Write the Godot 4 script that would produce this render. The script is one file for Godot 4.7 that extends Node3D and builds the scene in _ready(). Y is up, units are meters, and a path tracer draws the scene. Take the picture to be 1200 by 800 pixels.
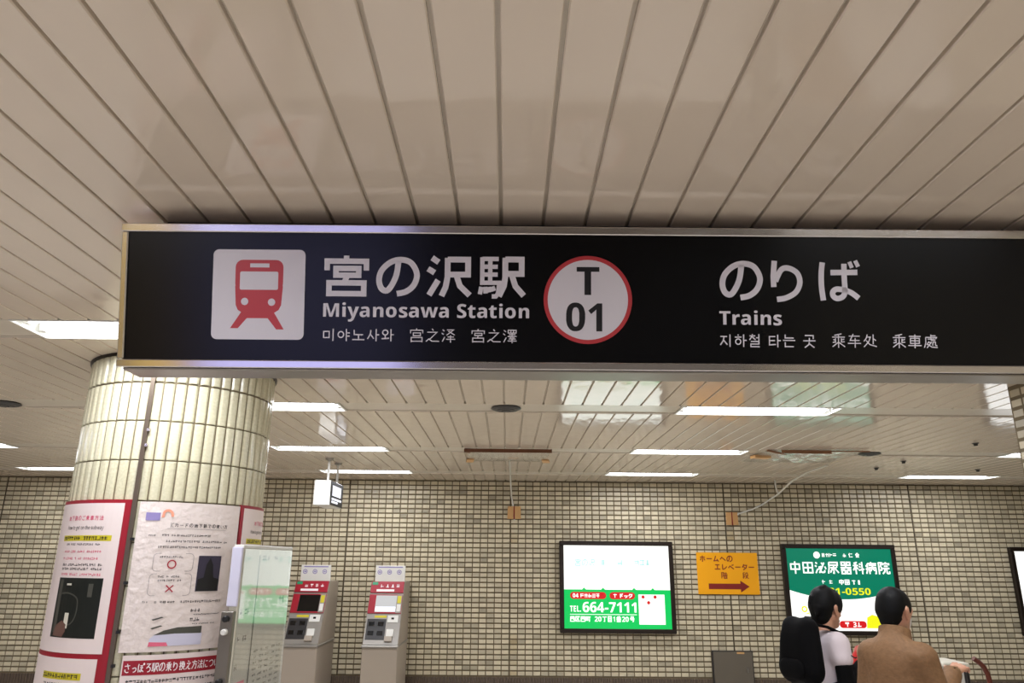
extends Node3D
# A subway concourse: a hanging station sign, slatted ceiling, tiled wall and pillar, lit posters, ticket machines and two passengers.

const CEIL := 3.0
const WALL_Z := -11.65
const PITCH := 0.1562
const ROWS := [3.3, 1.1, -1.1, -3.88, -5.95, -8.33, -10.57]
const LAMP_X := [-6.27, -2.01, 2.05, 6.3]
const CH := 0.17

var M := {}
var taken := {}
var rng := RandomNumberGenerator.new()
var bold: SystemFont
var plain_font: SystemFont

# Strokes of each character in a 100 x 100 box, y down. ~ smooth, z closed, o ellipse (cx,cy,rx,ry), w stroke width factor.
var WATER := "8,6 22,18;2,32 16,42;6,95 24,60;"
var GLYPH := {
	"宮": "49,-2 49,12;6,35 6,12 94,12 94,35;26,30 77,30 77,47 26,47z;52,47 46,63;11,100 11,66 89,66 89,100;11,93 89,93",
	"宫": "49,-2 49,12;6,35 6,12 94,12 94,35;26,32 77,32 77,52 26,52z;11,100 11,66 89,66 89,100;11,93 89,93",
	"の": "~51,9 45,50 28,84 13,82 6,60 12,34 32,13 56,6 80,14 94,42 88,70 70,88 48,94",
	"沢": "11,3 26,14;2,30 17,40;5,95 25,58;46,7 92,7 92,44 46,44;46,3 46,50 42,75 33,97;66,46 74,72 96,95",
	"駅": "w.75;5,2 5,64 44,64 41,90 36,97 27,97;5,6 42,6;5,25 40,25;5,44 40,44;23,6 23,64;3,74 0,92;12,74 13,90;20,74 22,87;28,73 32,84;w1;57,7 94,7 94,42 57,42;57,3 57,50 54,72 43,97;72,45 80,72 99,95",
	"り": "18,2 15,40 16,66;~20,52 34,24 52,20 72,32 78,55 68,78 45,92 23,96",
	"ば": "~9,5 6,30 6,65 10,99;28,30 93,29;~61,8 61,40 62,72 58,88 44,94 34,88 33,78 42,71 60,73 78,80 95,93;w.75;74,3 80,18;88,0 95,15",
	"미": "8,25 50,25 50,72 8,72z;80,4 80,98",
	"야": "o28,48,21,23;70,4 70,98;70,35 96,35;70,60 96,60",
	"노": "18,12 18,48 86,48;52,48 52,84;4,86 96,86",
	"사": "~33,12 28,45 8,80;30,44 56,78;74,4 74,98;74,48 97,48",
	"와": "o32,30,20,19;32,50 32,74;4,78 62,74;76,4 76,98;76,46 98,46",
	"之": "46,0 56,14;12,26 82,26 28,80;3,94 24,76 46,92 98,93",
	"泽": WATER + "40,8 88,8 36,48;50,18 96,46;44,60 90,60;34,77 98,77;66,48 66,102",
	"澤": WATER + "38,5 95,5 95,26 38,26z;57,5 57,26;76,5 76,26;44,38 90,38;66,28 66,102;34,52 99,52;52,56 56,67;80,56 76,67;42,71 92,71;34,86 99,86",
	"지": "6,20 58,20;~34,20 28,50 6,84;32,48 60,82;80,4 80,98",
	"하": "32,4 32,14;6,24 58,24;o32,58,20,20;74,4 74,98;74,48 97,48",
	"철": "30,0 30,8;8,14 52,14;30,14 8,44;30,22 54,44;58,28 80,28;80,0 80,50;18,56 80,56 80,75 18,75 18,95 86,95",
	"타": "56,18 10,18 10,80 60,77;10,48 52,48;74,4 74,98;74,48 97,48",
	"는": "20,2 20,28 86,28;3,46 97,46;20,60 20,93 86,93",
	"곳": "16,8 80,8 80,34;50,26 50,48;3,48 97,48;50,56 46,76 14,99;50,70 88,99",
	"乘": "72,0 20,11;50,8 50,102;4,24 96,24;28,32 28,66;12,44 28,44;8,64 30,58;70,32 70,60 94,58;72,44 92,38;46,64 6,95;54,64 96,95",
	"车": "10,16 90,16;42,0 20,48 88,48;3,69 98,69;56,30 56,102",
	"处": "~30,3 22,30 5,54;28,22 52,22 40,56 5,95;20,46 48,78 98,92;72,2 72,74;72,32 92,48",
	"車": "8,14 92,14;18,28 82,28 82,66 18,66z;18,47 82,47;2,82 98,82;50,0 50,102",
	"處": "52,0 52,20;52,9 86,9;14,21 92,21 86,34;14,21 14,60 4,97;28,34 80,32;52,24 54,43 84,43;38,50 20,76;34,58 54,58 22,99;28,72 56,92 99,96;66,56 64,82;66,56 84,56 84,80 97,82",
	"中": "12,22 88,22 88,64 12,64z;50,0 50,102",
	"田": "10,10 90,10 90,92 10,92z;50,10 50,92;10,51 90,51",
	"泌": WATER + "~52,36 52,78 60,88 82,86 84,70;84,8 36,94;40,40 34,68;60,8 70,26;88,40 97,62",
	"尿": "14,6 88,6 88,28 14,28;14,6 14,50 4,98;54,32 54,94 44,94;26,50 46,50 22,90;86,40 66,54;60,50 95,92",
	"器": "12,4 42,4 42,28 12,28z;58,4 88,4 88,28 58,28z;3,48 97,48;50,30 46,50 5,68;54,48 95,68;12,72 42,72 42,97 12,97z;58,72 88,72 88,97 58,97z",
	"科": "40,4 10,12;3,30 48,30;26,10 26,101;24,36 3,70;28,42 47,60;58,14 70,24;56,36 68,46;50,68 99,60;82,0 82,101",
	"病": "50,0 50,12;18,14 97,14;18,14 18,60 5,97;3,28 12,40;2,62 18,52;30,28 95,28;62,28 62,48;34,99 34,48 90,48 90,93 80,95;62,46 42,76;64,54 80,72",
	"院": "6,2 6,101;6,6 32,6 22,34 32,52 28,66 12,66;68,0 68,12;42,26 42,14 96,14 96,26;52,34 86,34;38,52 99,52;58,52 54,78 36,97;74,52 74,90 80,94 96,92 97,76",
	"仁": "30,2 4,48;20,30 20,101;44,22 90,22;36,88 99,88",
	"会": "50,0 4,46;50,0 96,46;28,40 72,40;10,58 90,58;44,58 24,92 78,88;66,70 88,99",
	"ホ": "8,28 92,28;50,2 50,94 40,94;28,46 10,78;72,46 90,78",
	"ー": "4,50 96,50",
	"ム": "46,6 18,84;6,86 82,78;64,56 92,96",
	"へ": "3,62 34,28 97,80",
	"エ": "12,16 88,16;50,16 50,84;3,84 97,84",
	"レ": "22,6 22,90;~22,90 60,74 94,42",
	"ベ": "3,66 34,34 97,84;64,14 74,32;82,6 91,24",
	"タ": "38,2 30,28 8,56;34,20 86,20 76,58 24,97;30,42 66,68",
	"階": "6,2 6,101;6,6 32,6 22,34 32,52 28,66 12,66;44,2 44,46;44,22 62,20;42,46 62,40;72,2 72,44 97,44 97,34;74,24 94,16;66,48 58,58;46,60 90,60 90,99 46,99z;46,79 90,79",
	"段": "38,2 14,11 14,101;14,32 40,32;14,52 40,52;3,82 44,70;56,8 56,30 46,46;56,8 82,8 82,38 97,38;50,54 86,54 72,78 46,99;56,62 76,84 99,99",
	"さ": "8,28 92,22;48,2 76,64;~20,62 22,84 48,95 78,92",
	"っ": "~22,58 50,48 76,50 82,68 64,88 38,94",
	"ぽ": "~10,6 5,40 10,97;32,26 76,26;32,48 80,48;~58,26 58,60 56,84 40,92 31,80 44,72 64,76 90,93;o90,9,8,8",
	"ろ": "20,10 78,10 22,58;~22,58 54,42 84,58 78,86 42,97",
	"乗": "74,2 22,12;50,10 50,101;5,26 95,26;10,58 90,58;30,26 30,58;70,26 70,58;12,42 88,42;46,62 6,95;54,62 96,95",
	"換": "3,24 36,24;20,0 20,93 8,93;3,62 36,50;58,0 42,24;54,12 80,12 70,26;44,58 44,28 92,28 92,58;60,30 54,50;74,30 84,50;38,62 99,62;68,50 62,78 38,99;70,66 99,99",
	"え": "36,3 64,13;20,32 80,30 8,95;~36,64 52,62 54,86 70,95 96,90",
	"方": "50,0 50,18;3,20 97,20;38,20 34,60 6,97;36,44 84,44 78,93 58,93",
	"法": WATER + "40,22 95,22;66,2 66,50;34,50 99,50;60,50 40,90 86,84;76,66 95,99",
	"に": "~14,6 7,50 14,96;40,22 88,22;~44,60 42,82 60,91 92,87",
	"つ": "~4,36 50,20 86,28 93,52 76,78 32,90",
	"い": "~14,16 13,60 24,86 36,72;~70,22 90,44 92,72",
	"て": "6,20 92,13;~62,28 42,54 48,82 80,96",
	"で": "6,20 80,14;~58,28 40,54 46,82 78,96;70,34 78,50;86,28 94,44",
	"カ": "6,28 88,28 82,90 62,93;46,2 42,50 8,97",
	"ド": "34,2 34,99;34,38 82,62;58,8 68,26;78,2 88,20",
	"地": "3,34 38,34;20,6 20,84;2,90 40,78;44,44 92,30 90,62 80,64;66,4 66,72;48,24 48,82 58,91 95,89 97,72",
	"下": "3,10 97,10;48,10 48,101;54,34 86,58",
	"鉄": "24,0 3,32;24,6 47,26;14,36 38,36;5,54 45,54;26,36 26,92;10,64 14,80;42,62 38,78;3,97 47,88;60,8 52,34;54,28 95,28;48,54 99,54;74,2 72,54 50,99;74,56 99,99",
	"使": "26,2 3,46;18,30 18,101;34,18 99,18;42,34 90,34 90,56 42,56z;66,2 66,60 34,99;44,64 66,86 99,99",
	"ご": "~18,20 60,17 72,22;~16,66 22,86 50,93 86,88;76,4 84,20;90,-2 98,14",
	"ッ": "16,42 26,64;44,38 52,60;86,40 76,72 38,97",
	"ク": "38,2 30,28 8,56;34,20 86,20 76,58 24,97",
	"号": "26,4 76,4 76,28 26,28z;4,42 96,42;34,44 28,62 80,62 74,94 52,94",
	"丁": "4,12 96,12;52,12 52,93 34,93",
	"目": "18,4 82,4 82,97 18,97z;18,35 82,35;18,66 82,66",
	"番": "80,2 20,10;50,8 50,52;4,26 96,26;26,12 34,22;74,10 66,22;46,28 6,54;54,28 96,54;18,58 82,58 82,98 18,98z;18,78 82,78;50,58 50,98",
	"西": "4,10 96,10;10,32 90,32 90,96 10,96z;38,10 38,40 24,60;62,10 62,54 74,58 88,58",
	"区": "94,8 10,8 10,94 97,94;76,22 24,82;28,26 78,80",
	"町": "4,12 44,12 44,76 4,76z;24,12 24,76;4,44 44,44;52,14 98,14;76,14 76,94 60,94",
}


func _ready() -> void:
	rng.seed = 71
	# camera
	var cam := Camera3D.new()
	cam.name = "camera"
	cam.position = Vector3(0, 1.8, 0)
	cam.basis = Basis.from_euler(Vector3(0.290436, -0.004107, 0.009))
	cam.fov = rad_to_deg(2.0 * atan(400.0 / 860.0))
	cam.near = 0.05
	cam.far = 60.0
	add_child(cam)
	cam.current = true
	# environment: a closed underground hall, no sky
	var we := WorldEnvironment.new()
	we.name = "environment"
	var e := Environment.new()
	e.background_mode = Environment.BG_COLOR
	e.background_color = Color(0, 0, 0)
	e.tonemap_mode = Environment.TONE_MAPPER_LINEAR
	e.tonemap_exposure = EXPOSURE
	e.sdfgi_enabled = true
	e.ssao_enabled = true
	e.ssil_enabled = true
	we.environment = e
	add_child(we)
	bold = SystemFont.new()
	bold.font_names = PackedStringArray(["Droid Sans"])
	bold.font_weight = 700
	plain_font = SystemFont.new()
	plain_font.font_names = PackedStringArray(["Droid Sans"])
	materials()
	build_room()
	build_ceiling()
	build_lamps()
	build_back_wall()
	build_sign()
	build_pillar()
	build_wall_things()
	build_machines()
	build_info_board()
	build_monitor()
	build_leaks()
	build_people()
	build_behind()

const EXPOSURE := 1.0
const LAMP_ENERGY := 2.85


# ---------------------------------------------------------------- helpers
func numbered(called: String) -> String:
	taken[called] = taken.get(called, -1) + 1
	return called if taken[called] == 0 else "%s_%03d" % [called, taken[called]]

func thing(called: String, label: String, category: String, at := Vector3.ZERO, group := "") -> Node3D:
	var o := Node3D.new()
	o.name = numbered(called)
	add_child(o)
	o.position = at
	o.set_meta("label", label)
	o.set_meta("category", category)
	if group:
		o.set_meta("group", group)
	return o

func structure(called: String, label := "") -> Node3D:
	var o := Node3D.new()
	o.name = called
	add_child(o)
	o.set_meta("kind", "structure")
	if label:
		o.set_meta("label", label)
	return o

func part(called: String, st, m: Material, parent: Node, at := Vector3.ZERO) -> MeshInstance3D:
	var o := MeshInstance3D.new()
	o.name = called
	o.mesh = st.commit() if st is SurfaceTool else st
	o.material_override = m
	o.position = at
	parent.add_child(o, true)
	return o

# print too small to tell apart
func fine(o: MeshInstance3D) -> void:
	o.set_meta("kind", "stuff")

func begin() -> SurfaceTool:
	var st := SurfaceTool.new()
	st.begin(Mesh.PRIMITIVE_TRIANGLES)
	return st

func mat(called: String, c: Color, rough := 0.6, metal := 0.0, spec := 0.5) -> StandardMaterial3D:
	var m := StandardMaterial3D.new()
	m.resource_name = called
	m.albedo_color = c
	m.roughness = rough
	m.metallic = metal
	m.metallic_specular = spec
	M[called] = m
	return m

func glow(called: String, c: Color, energy: float) -> StandardMaterial3D:
	var m := mat(called, c * 0.4, 0.3)
	m.albedo_color.a = 1.0
	m.emission_enabled = true
	m.emission = c
	m.emission_energy_multiplier = energy
	return m

func noise_tex(freq: float, lo: Color, hi: Color, size := 512, sd := 1) -> NoiseTexture2D:
	var n := FastNoiseLite.new()
	n.seed = sd
	n.frequency = freq
	n.fractal_octaves = 4
	var g := Gradient.new()
	g.set_color(0, lo)
	g.set_color(1, hi)
	var t := NoiseTexture2D.new()
	t.width = size
	t.height = size
	t.seamless = true
	t.noise = n
	t.color_ramp = g
	return t

func bumps(freq: float, sd := 3, strength := 4.0) -> NoiseTexture2D:
	var n := FastNoiseLite.new()
	n.seed = sd
	n.frequency = freq
	n.fractal_octaves = 3
	var t := NoiseTexture2D.new()
	t.width = 512
	t.height = 512
	t.seamless = true
	t.as_normal_map = true
	t.bump_strength = strength
	t.noise = n
	return t

func grainy(m: StandardMaterial3D, freq: float, lo: float, scale: Vector3, sd := 1) -> void:
	m.albedo_texture = noise_tex(freq, Color(lo, lo, lo), Color(1, 1, 1), 512, sd)
	m.uv1_triplanar = true
	m.uv1_world_triplanar = true
	m.uv1_scale = scale

func tri(st: SurfaceTool, a: Vector3, b: Vector3, c: Vector3, out: Vector3) -> void:
	var n := (b - a).cross(c - a).normalized()
	if n.dot(out) < 0.0:
		n = -n
		st.set_normal(n); st.add_vertex(a)
		st.set_normal(n); st.add_vertex(b)
		st.set_normal(n); st.add_vertex(c)
	else:
		st.set_normal(n); st.add_vertex(a)
		st.set_normal(n); st.add_vertex(c)
		st.set_normal(n); st.add_vertex(b)

func quad(st: SurfaceTool, a: Vector3, b: Vector3, c: Vector3, d: Vector3, out: Vector3) -> void:
	tri(st, a, b, c, out)
	tri(st, a, c, d, out)

# a box with chamfered edges
func cbox(st: SurfaceTool, at: Vector3, size: Vector3, b := 0.004, basis_ := Basis()) -> void:
	var h := size / 2.0
	b = minf(b, minf(h.x, minf(h.y, h.z)) * 0.9)
	var xf := Transform3D(basis_, at)
	var v := {}
	for sx in [-1, 1]:
		for sy in [-1, 1]:
			for sz in [-1, 1]:
				v[[sx, sy, sz, 0]] = xf * Vector3(sx * h.x, sy * (h.y - b), sz * (h.z - b))
				v[[sx, sy, sz, 1]] = xf * Vector3(sx * (h.x - b), sy * h.y, sz * (h.z - b))
				v[[sx, sy, sz, 2]] = xf * Vector3(sx * (h.x - b), sy * (h.y - b), sz * h.z)
	for s in [-1, 1]:
		quad(st, v[[s, -1, -1, 0]], v[[s, 1, -1, 0]], v[[s, 1, 1, 0]], v[[s, -1, 1, 0]], basis_ * Vector3(s, 0, 0))
		quad(st, v[[-1, s, -1, 1]], v[[1, s, -1, 1]], v[[1, s, 1, 1]], v[[-1, s, 1, 1]], basis_ * Vector3(0, s, 0))
		quad(st, v[[-1, -1, s, 2]], v[[1, -1, s, 2]], v[[1, 1, s, 2]], v[[-1, 1, s, 2]], basis_ * Vector3(0, 0, s))
		for t in [-1, 1]:
			quad(st, v[[s, t, -1, 0]], v[[s, t, 1, 0]], v[[s, t, 1, 1]], v[[s, t, -1, 1]], basis_ * Vector3(s, t, 0))
			quad(st, v[[s, -1, t, 0]], v[[s, 1, t, 0]], v[[s, 1, t, 2]], v[[s, -1, t, 2]], basis_ * Vector3(s, 0, t))
			quad(st, v[[-1, s, t, 1]], v[[1, s, t, 1]], v[[1, s, t, 2]], v[[-1, s, t, 2]], basis_ * Vector3(0, s, t))
			for u in [-1, 1]:
				tri(st, v[[s, t, u, 0]], v[[s, t, u, 1]], v[[s, t, u, 2]], basis_ * Vector3(s, t, u))

func box(at: Vector3, size: Vector3, b := 0.004, basis_ := Basis()) -> SurfaceTool:
	var st := begin()
	cbox(st, at, size, b, basis_)
	return st

func tube(st: SurfaceTool, pts: PackedVector3Array, r: float, sides := 10, flat := Vector2.ONE) -> void:
	var rings := []
	var up := Vector3.UP
	for i in pts.size():
		var d := (pts[mini(i + 1, pts.size() - 1)] - pts[maxi(i - 1, 0)]).normalized()
		if absf(d.dot(up)) > 0.95:
			up = Vector3.RIGHT if absf(d.x) < 0.9 else Vector3.BACK
		var x := up.cross(d).normalized()
		var y := d.cross(x)
		up = y
		var ring := []
		for k in sides:
			var a := TAU * k / sides
			ring.append([pts[i] + (x * cos(a) * flat.x + y * sin(a) * flat.y) * r, (x * cos(a) + y * sin(a))])
		rings.append(ring)
	for i in pts.size() - 1:
		for k in sides:
			var a = rings[i][k]; var b = rings[i][(k + 1) % sides]; var c = rings[i + 1][(k + 1) % sides]; var d = rings[i + 1][k]
			for q in [[a, b, c], [a, c, d]]:
				var n: Vector3 = (q[1][0] - q[0][0]).cross(q[2][0] - q[0][0])
				var s: Array = q if n.dot(q[0][1]) < 0 else [q[0], q[2], q[1]]
				for p in s:
					st.set_normal(p[1]); st.add_vertex(p[0])
	for e in [0, pts.size() - 1]:
		var out: Vector3 = pts[0] - pts[1] if e == 0 else pts[-1] - pts[-2]
		for k in sides:
			tri(st, pts[e], rings[e][k][0], rings[e][(k + 1) % sides][0], out)

# profile: PackedVector2Array of (radius, y), spun round the y axis
func lathe(st: SurfaceTool, profile: PackedVector2Array, at: Vector3, sides := 24) -> void:
	for k in sides:
		var a := TAU * k / sides
		var b := TAU * (k + 1) / sides
		var mid := Vector3(cos((a + b) / 2), 0, sin((a + b) / 2))
		for i in profile.size() - 1:
			var p := profile[i]; var q := profile[i + 1]
			var out := mid * (p.y - q.y) * -1.0 + Vector3.UP * (p.x - q.x)
			if p.y == q.y:
				out = Vector3.UP * (p.x - q.x)
			var v1 := at + Vector3(cos(a) * p.x, p.y, sin(a) * p.x); var v2 := at + Vector3(cos(b) * p.x, p.y, sin(b) * p.x)
			var v3 := at + Vector3(cos(b) * q.x, q.y, sin(b) * q.x); var v4 := at + Vector3(cos(a) * q.x, q.y, sin(a) * q.x)
			if p.x > 0.0:
				tri(st, v1, v2, v3, out)
			if q.x > 0.0:
				tri(st, v1, v3, v4, out)

# ---- flat print: a surface is a Callable (u, v, lift) -> point; v runs down
func flat(origin: Vector3, right: Vector3, down: Vector3) -> Callable:
	var n := down.cross(right).normalized()
	return func(u: float, v: float, lift: float) -> Vector3: return origin + right * u + down * v + n * lift

func smooth(p: PackedVector2Array) -> PackedVector2Array:
	var out := PackedVector2Array()
	for i in p.size() - 1:
		var a := p[maxi(i - 1, 0)]; var d := p[mini(i + 2, p.size() - 1)]
		for k in 5:
			out.append(p[i].cubic_interpolate(p[i + 1], a, d, k / 5.0))
	out.append(p[-1])
	return out

func ribbon(st: SurfaceTool, p: PackedVector2Array, closed: bool, hw: float, f: Callable, lift: float) -> void:
	var n := p.size()
	var left := PackedVector2Array(); var right := PackedVector2Array()
	for i in n:
		var d1 := (p[i] - p[i - 1]).normalized() if i > 0 or closed else (p[1] - p[0]).normalized()
		var d2 := (p[(i + 1) % n] - p[i]).normalized() if i < n - 1 or closed else d1
		var m := (d1.orthogonal() + d2.orthogonal()).normalized()
		m *= hw / maxf(0.45, m.dot(d1.orthogonal()))
		left.append(p[i] + m); right.append(p[i] - m)
	for i in (n if closed else n - 1):
		var j := (i + 1) % n
		var a: Vector3 = f.call(left[i].x, left[i].y, lift); var b: Vector3 = f.call(right[i].x, right[i].y, lift)
		var c: Vector3 = f.call(right[j].x, right[j].y, lift); var d: Vector3 = f.call(left[j].x, left[j].y, lift)
		var out: Vector3 = f.call(left[i].x, left[i].y, lift + 1.0) - a
		quad(st, a, b, c, d, out)

func glyph(st: SurfaceTool, ch: String, u: float, v: float, w: float, h: float, sw: float, f: Callable, lift := 0.0004) -> void:
	if not GLYPH.has(ch):
		return
	var k := 1.0
	var level := lift
	for s: String in GLYPH[ch].split(";"):
		if s.is_empty():
			continue
		if s.begins_with("w"):
			k = s.substr(1).to_float()
			continue
		level += 0.00002
		var p := PackedVector2Array()
		var closed := s.ends_with("z")
		if s.begins_with("o"):
			var o := s.substr(1).split_floats(",")
			for i in 20:
				p.append(Vector2(u + (o[0] + cos(TAU * i / 20) * o[2]) / 100.0 * w, v + (o[1] + sin(TAU * i / 20) * o[3]) / 100.0 * h))
			closed = true
		else:
			for t in s.trim_prefix("~").trim_suffix("z").split(" "):
				var c := t.split_floats(",")
				p.append(Vector2(u + c[0] / 100.0 * w, v + c[1] / 100.0 * h))
			if s.begins_with("~"):
				p = smooth(p)
		ribbon(st, p, closed, sw * k / 2.0, f, level)

func words(st: SurfaceTool, text: String, u: float, v: float, w: float, h: float, step: float, sw: float, f: Callable, lift := 0.0004) -> void:
	for i in text.length():
		glyph(st, text[i], u + i * step, v, w, h, sw, f, lift)

# Latin lettering fitted into the box (u, v) - (u + w, v + h)
func latin(st: SurfaceTool, text: String, u: float, v: float, w: float, h: float, f: Callable, lift := 0.0004, font: Font = null) -> void:
	var t := TextMesh.new()
	t.text = text
	t.font = font if font else bold
	t.font_size = 64
	t.depth = 0.0
	t.curve_step = 1.0
	var arrays := t.get_mesh_arrays()
	var p: PackedVector3Array = arrays[Mesh.ARRAY_VERTEX]
	if p.is_empty():
		return
	var box_ := AABB(p[0], Vector3.ZERO)
	for q in p:
		box_ = box_.expand(q)
	var index: PackedInt32Array = arrays[Mesh.ARRAY_INDEX] if arrays[Mesh.ARRAY_INDEX] != null else PackedInt32Array(range(p.size()))
	for i in range(0, index.size() - 2, 3):
		var q := []
		for k in 3:
			var c := p[index[i + k]] - box_.position
			q.append(f.call(u + c.x / box_.size.x * w, v + (1.0 - c.y / box_.size.y) * h, lift))
		if (q[1] - q[0]).cross(q[2] - q[0]).length() < 1e-12:
			continue
		tri(st, q[0], q[1], q[2], f.call(u, v, lift + 1.0) - f.call(u, v, lift))

func rect(st: SurfaceTool, u0: float, v0: float, u1: float, v1: float, f: Callable, lift := 0.0002, n := 1) -> void:
	for i in n:
		var a := lerpf(u0, u1, float(i) / n); var b := lerpf(u0, u1, float(i + 1) / n)
		var p: Vector3 = f.call(a, v0, lift)
		quad(st, p, f.call(b, v0, lift), f.call(b, v1, lift), f.call(a, v1, lift), f.call(a, v0, lift + 1.0) - p)

func fill(st: SurfaceTool, p: PackedVector2Array, f: Callable, lift := 0.0003, strip := 0.0) -> void:
	if strip > 0.0:
		var u0 := p[0].x; var u1 := p[0].x
		for q in p:
			u0 = minf(u0, q.x); u1 = maxf(u1, q.x)
		var u := u0
		while u < u1:
			for piece in Geometry2D.intersect_polygons(p, PackedVector2Array([Vector2(u, -9), Vector2(u + strip, -9), Vector2(u + strip, 9), Vector2(u, 9)])):
				fill(st, piece, f, lift)
			u += strip
		return
	var t := Geometry2D.triangulate_polygon(p)
	for i in range(0, t.size(), 3):
		var a: Vector3 = f.call(p[t[i]].x, p[t[i]].y, lift)
		tri(st, a, f.call(p[t[i + 1]].x, p[t[i + 1]].y, lift), f.call(p[t[i + 2]].x, p[t[i + 2]].y, lift), f.call(p[t[i]].x, p[t[i]].y, lift + 1.0) - a)

func rounded(u0: float, v0: float, u1: float, v1: float, r: float, n := 5) -> PackedVector2Array:
	var p := PackedVector2Array()
	for c in [[u1 - r, v0 + r, -PI / 2], [u1 - r, v1 - r, 0.0], [u0 + r, v1 - r, PI / 2], [u0 + r, v0 + r, PI]]:
		for i in n + 1:
			var a: float = c[2] + PI / 2 * i / n
			p.append(Vector2(c[0] + cos(a) * r, c[1] + sin(a) * r))
	return p

func disc(u: float, v: float, r: float, n := 40) -> PackedVector2Array:
	var p := PackedVector2Array()
	for i in n:
		p.append(Vector2(u + cos(TAU * i / n) * r, v + sin(TAU * i / n) * r))
	return p

# a row of print too small to read in the photograph
func scribble(st: SurfaceTool, u0: float, u1: float, v: float, h: float, f: Callable, lift := 0.0004, dense := 0.85) -> void:
	var u := u0
	while u + h * 0.9 < u1:
		if rng.randf() < dense:
			for k in 3:
				if rng.randf() < 0.5:
					var y := v + h * rng.randf_range(0.05, 0.8)
					rect(st, u + h * 0.05, y, u + h * 0.85, y + h * 0.16, f, lift + 0.00002 * k)
				else:
					var x := u + h * rng.randf_range(0.05, 0.7)
					rect(st, x, v + h * 0.05, x + h * 0.16, v + h * 0.95, f, lift + 0.00002 * k)
		u += h * 0.95


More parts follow.
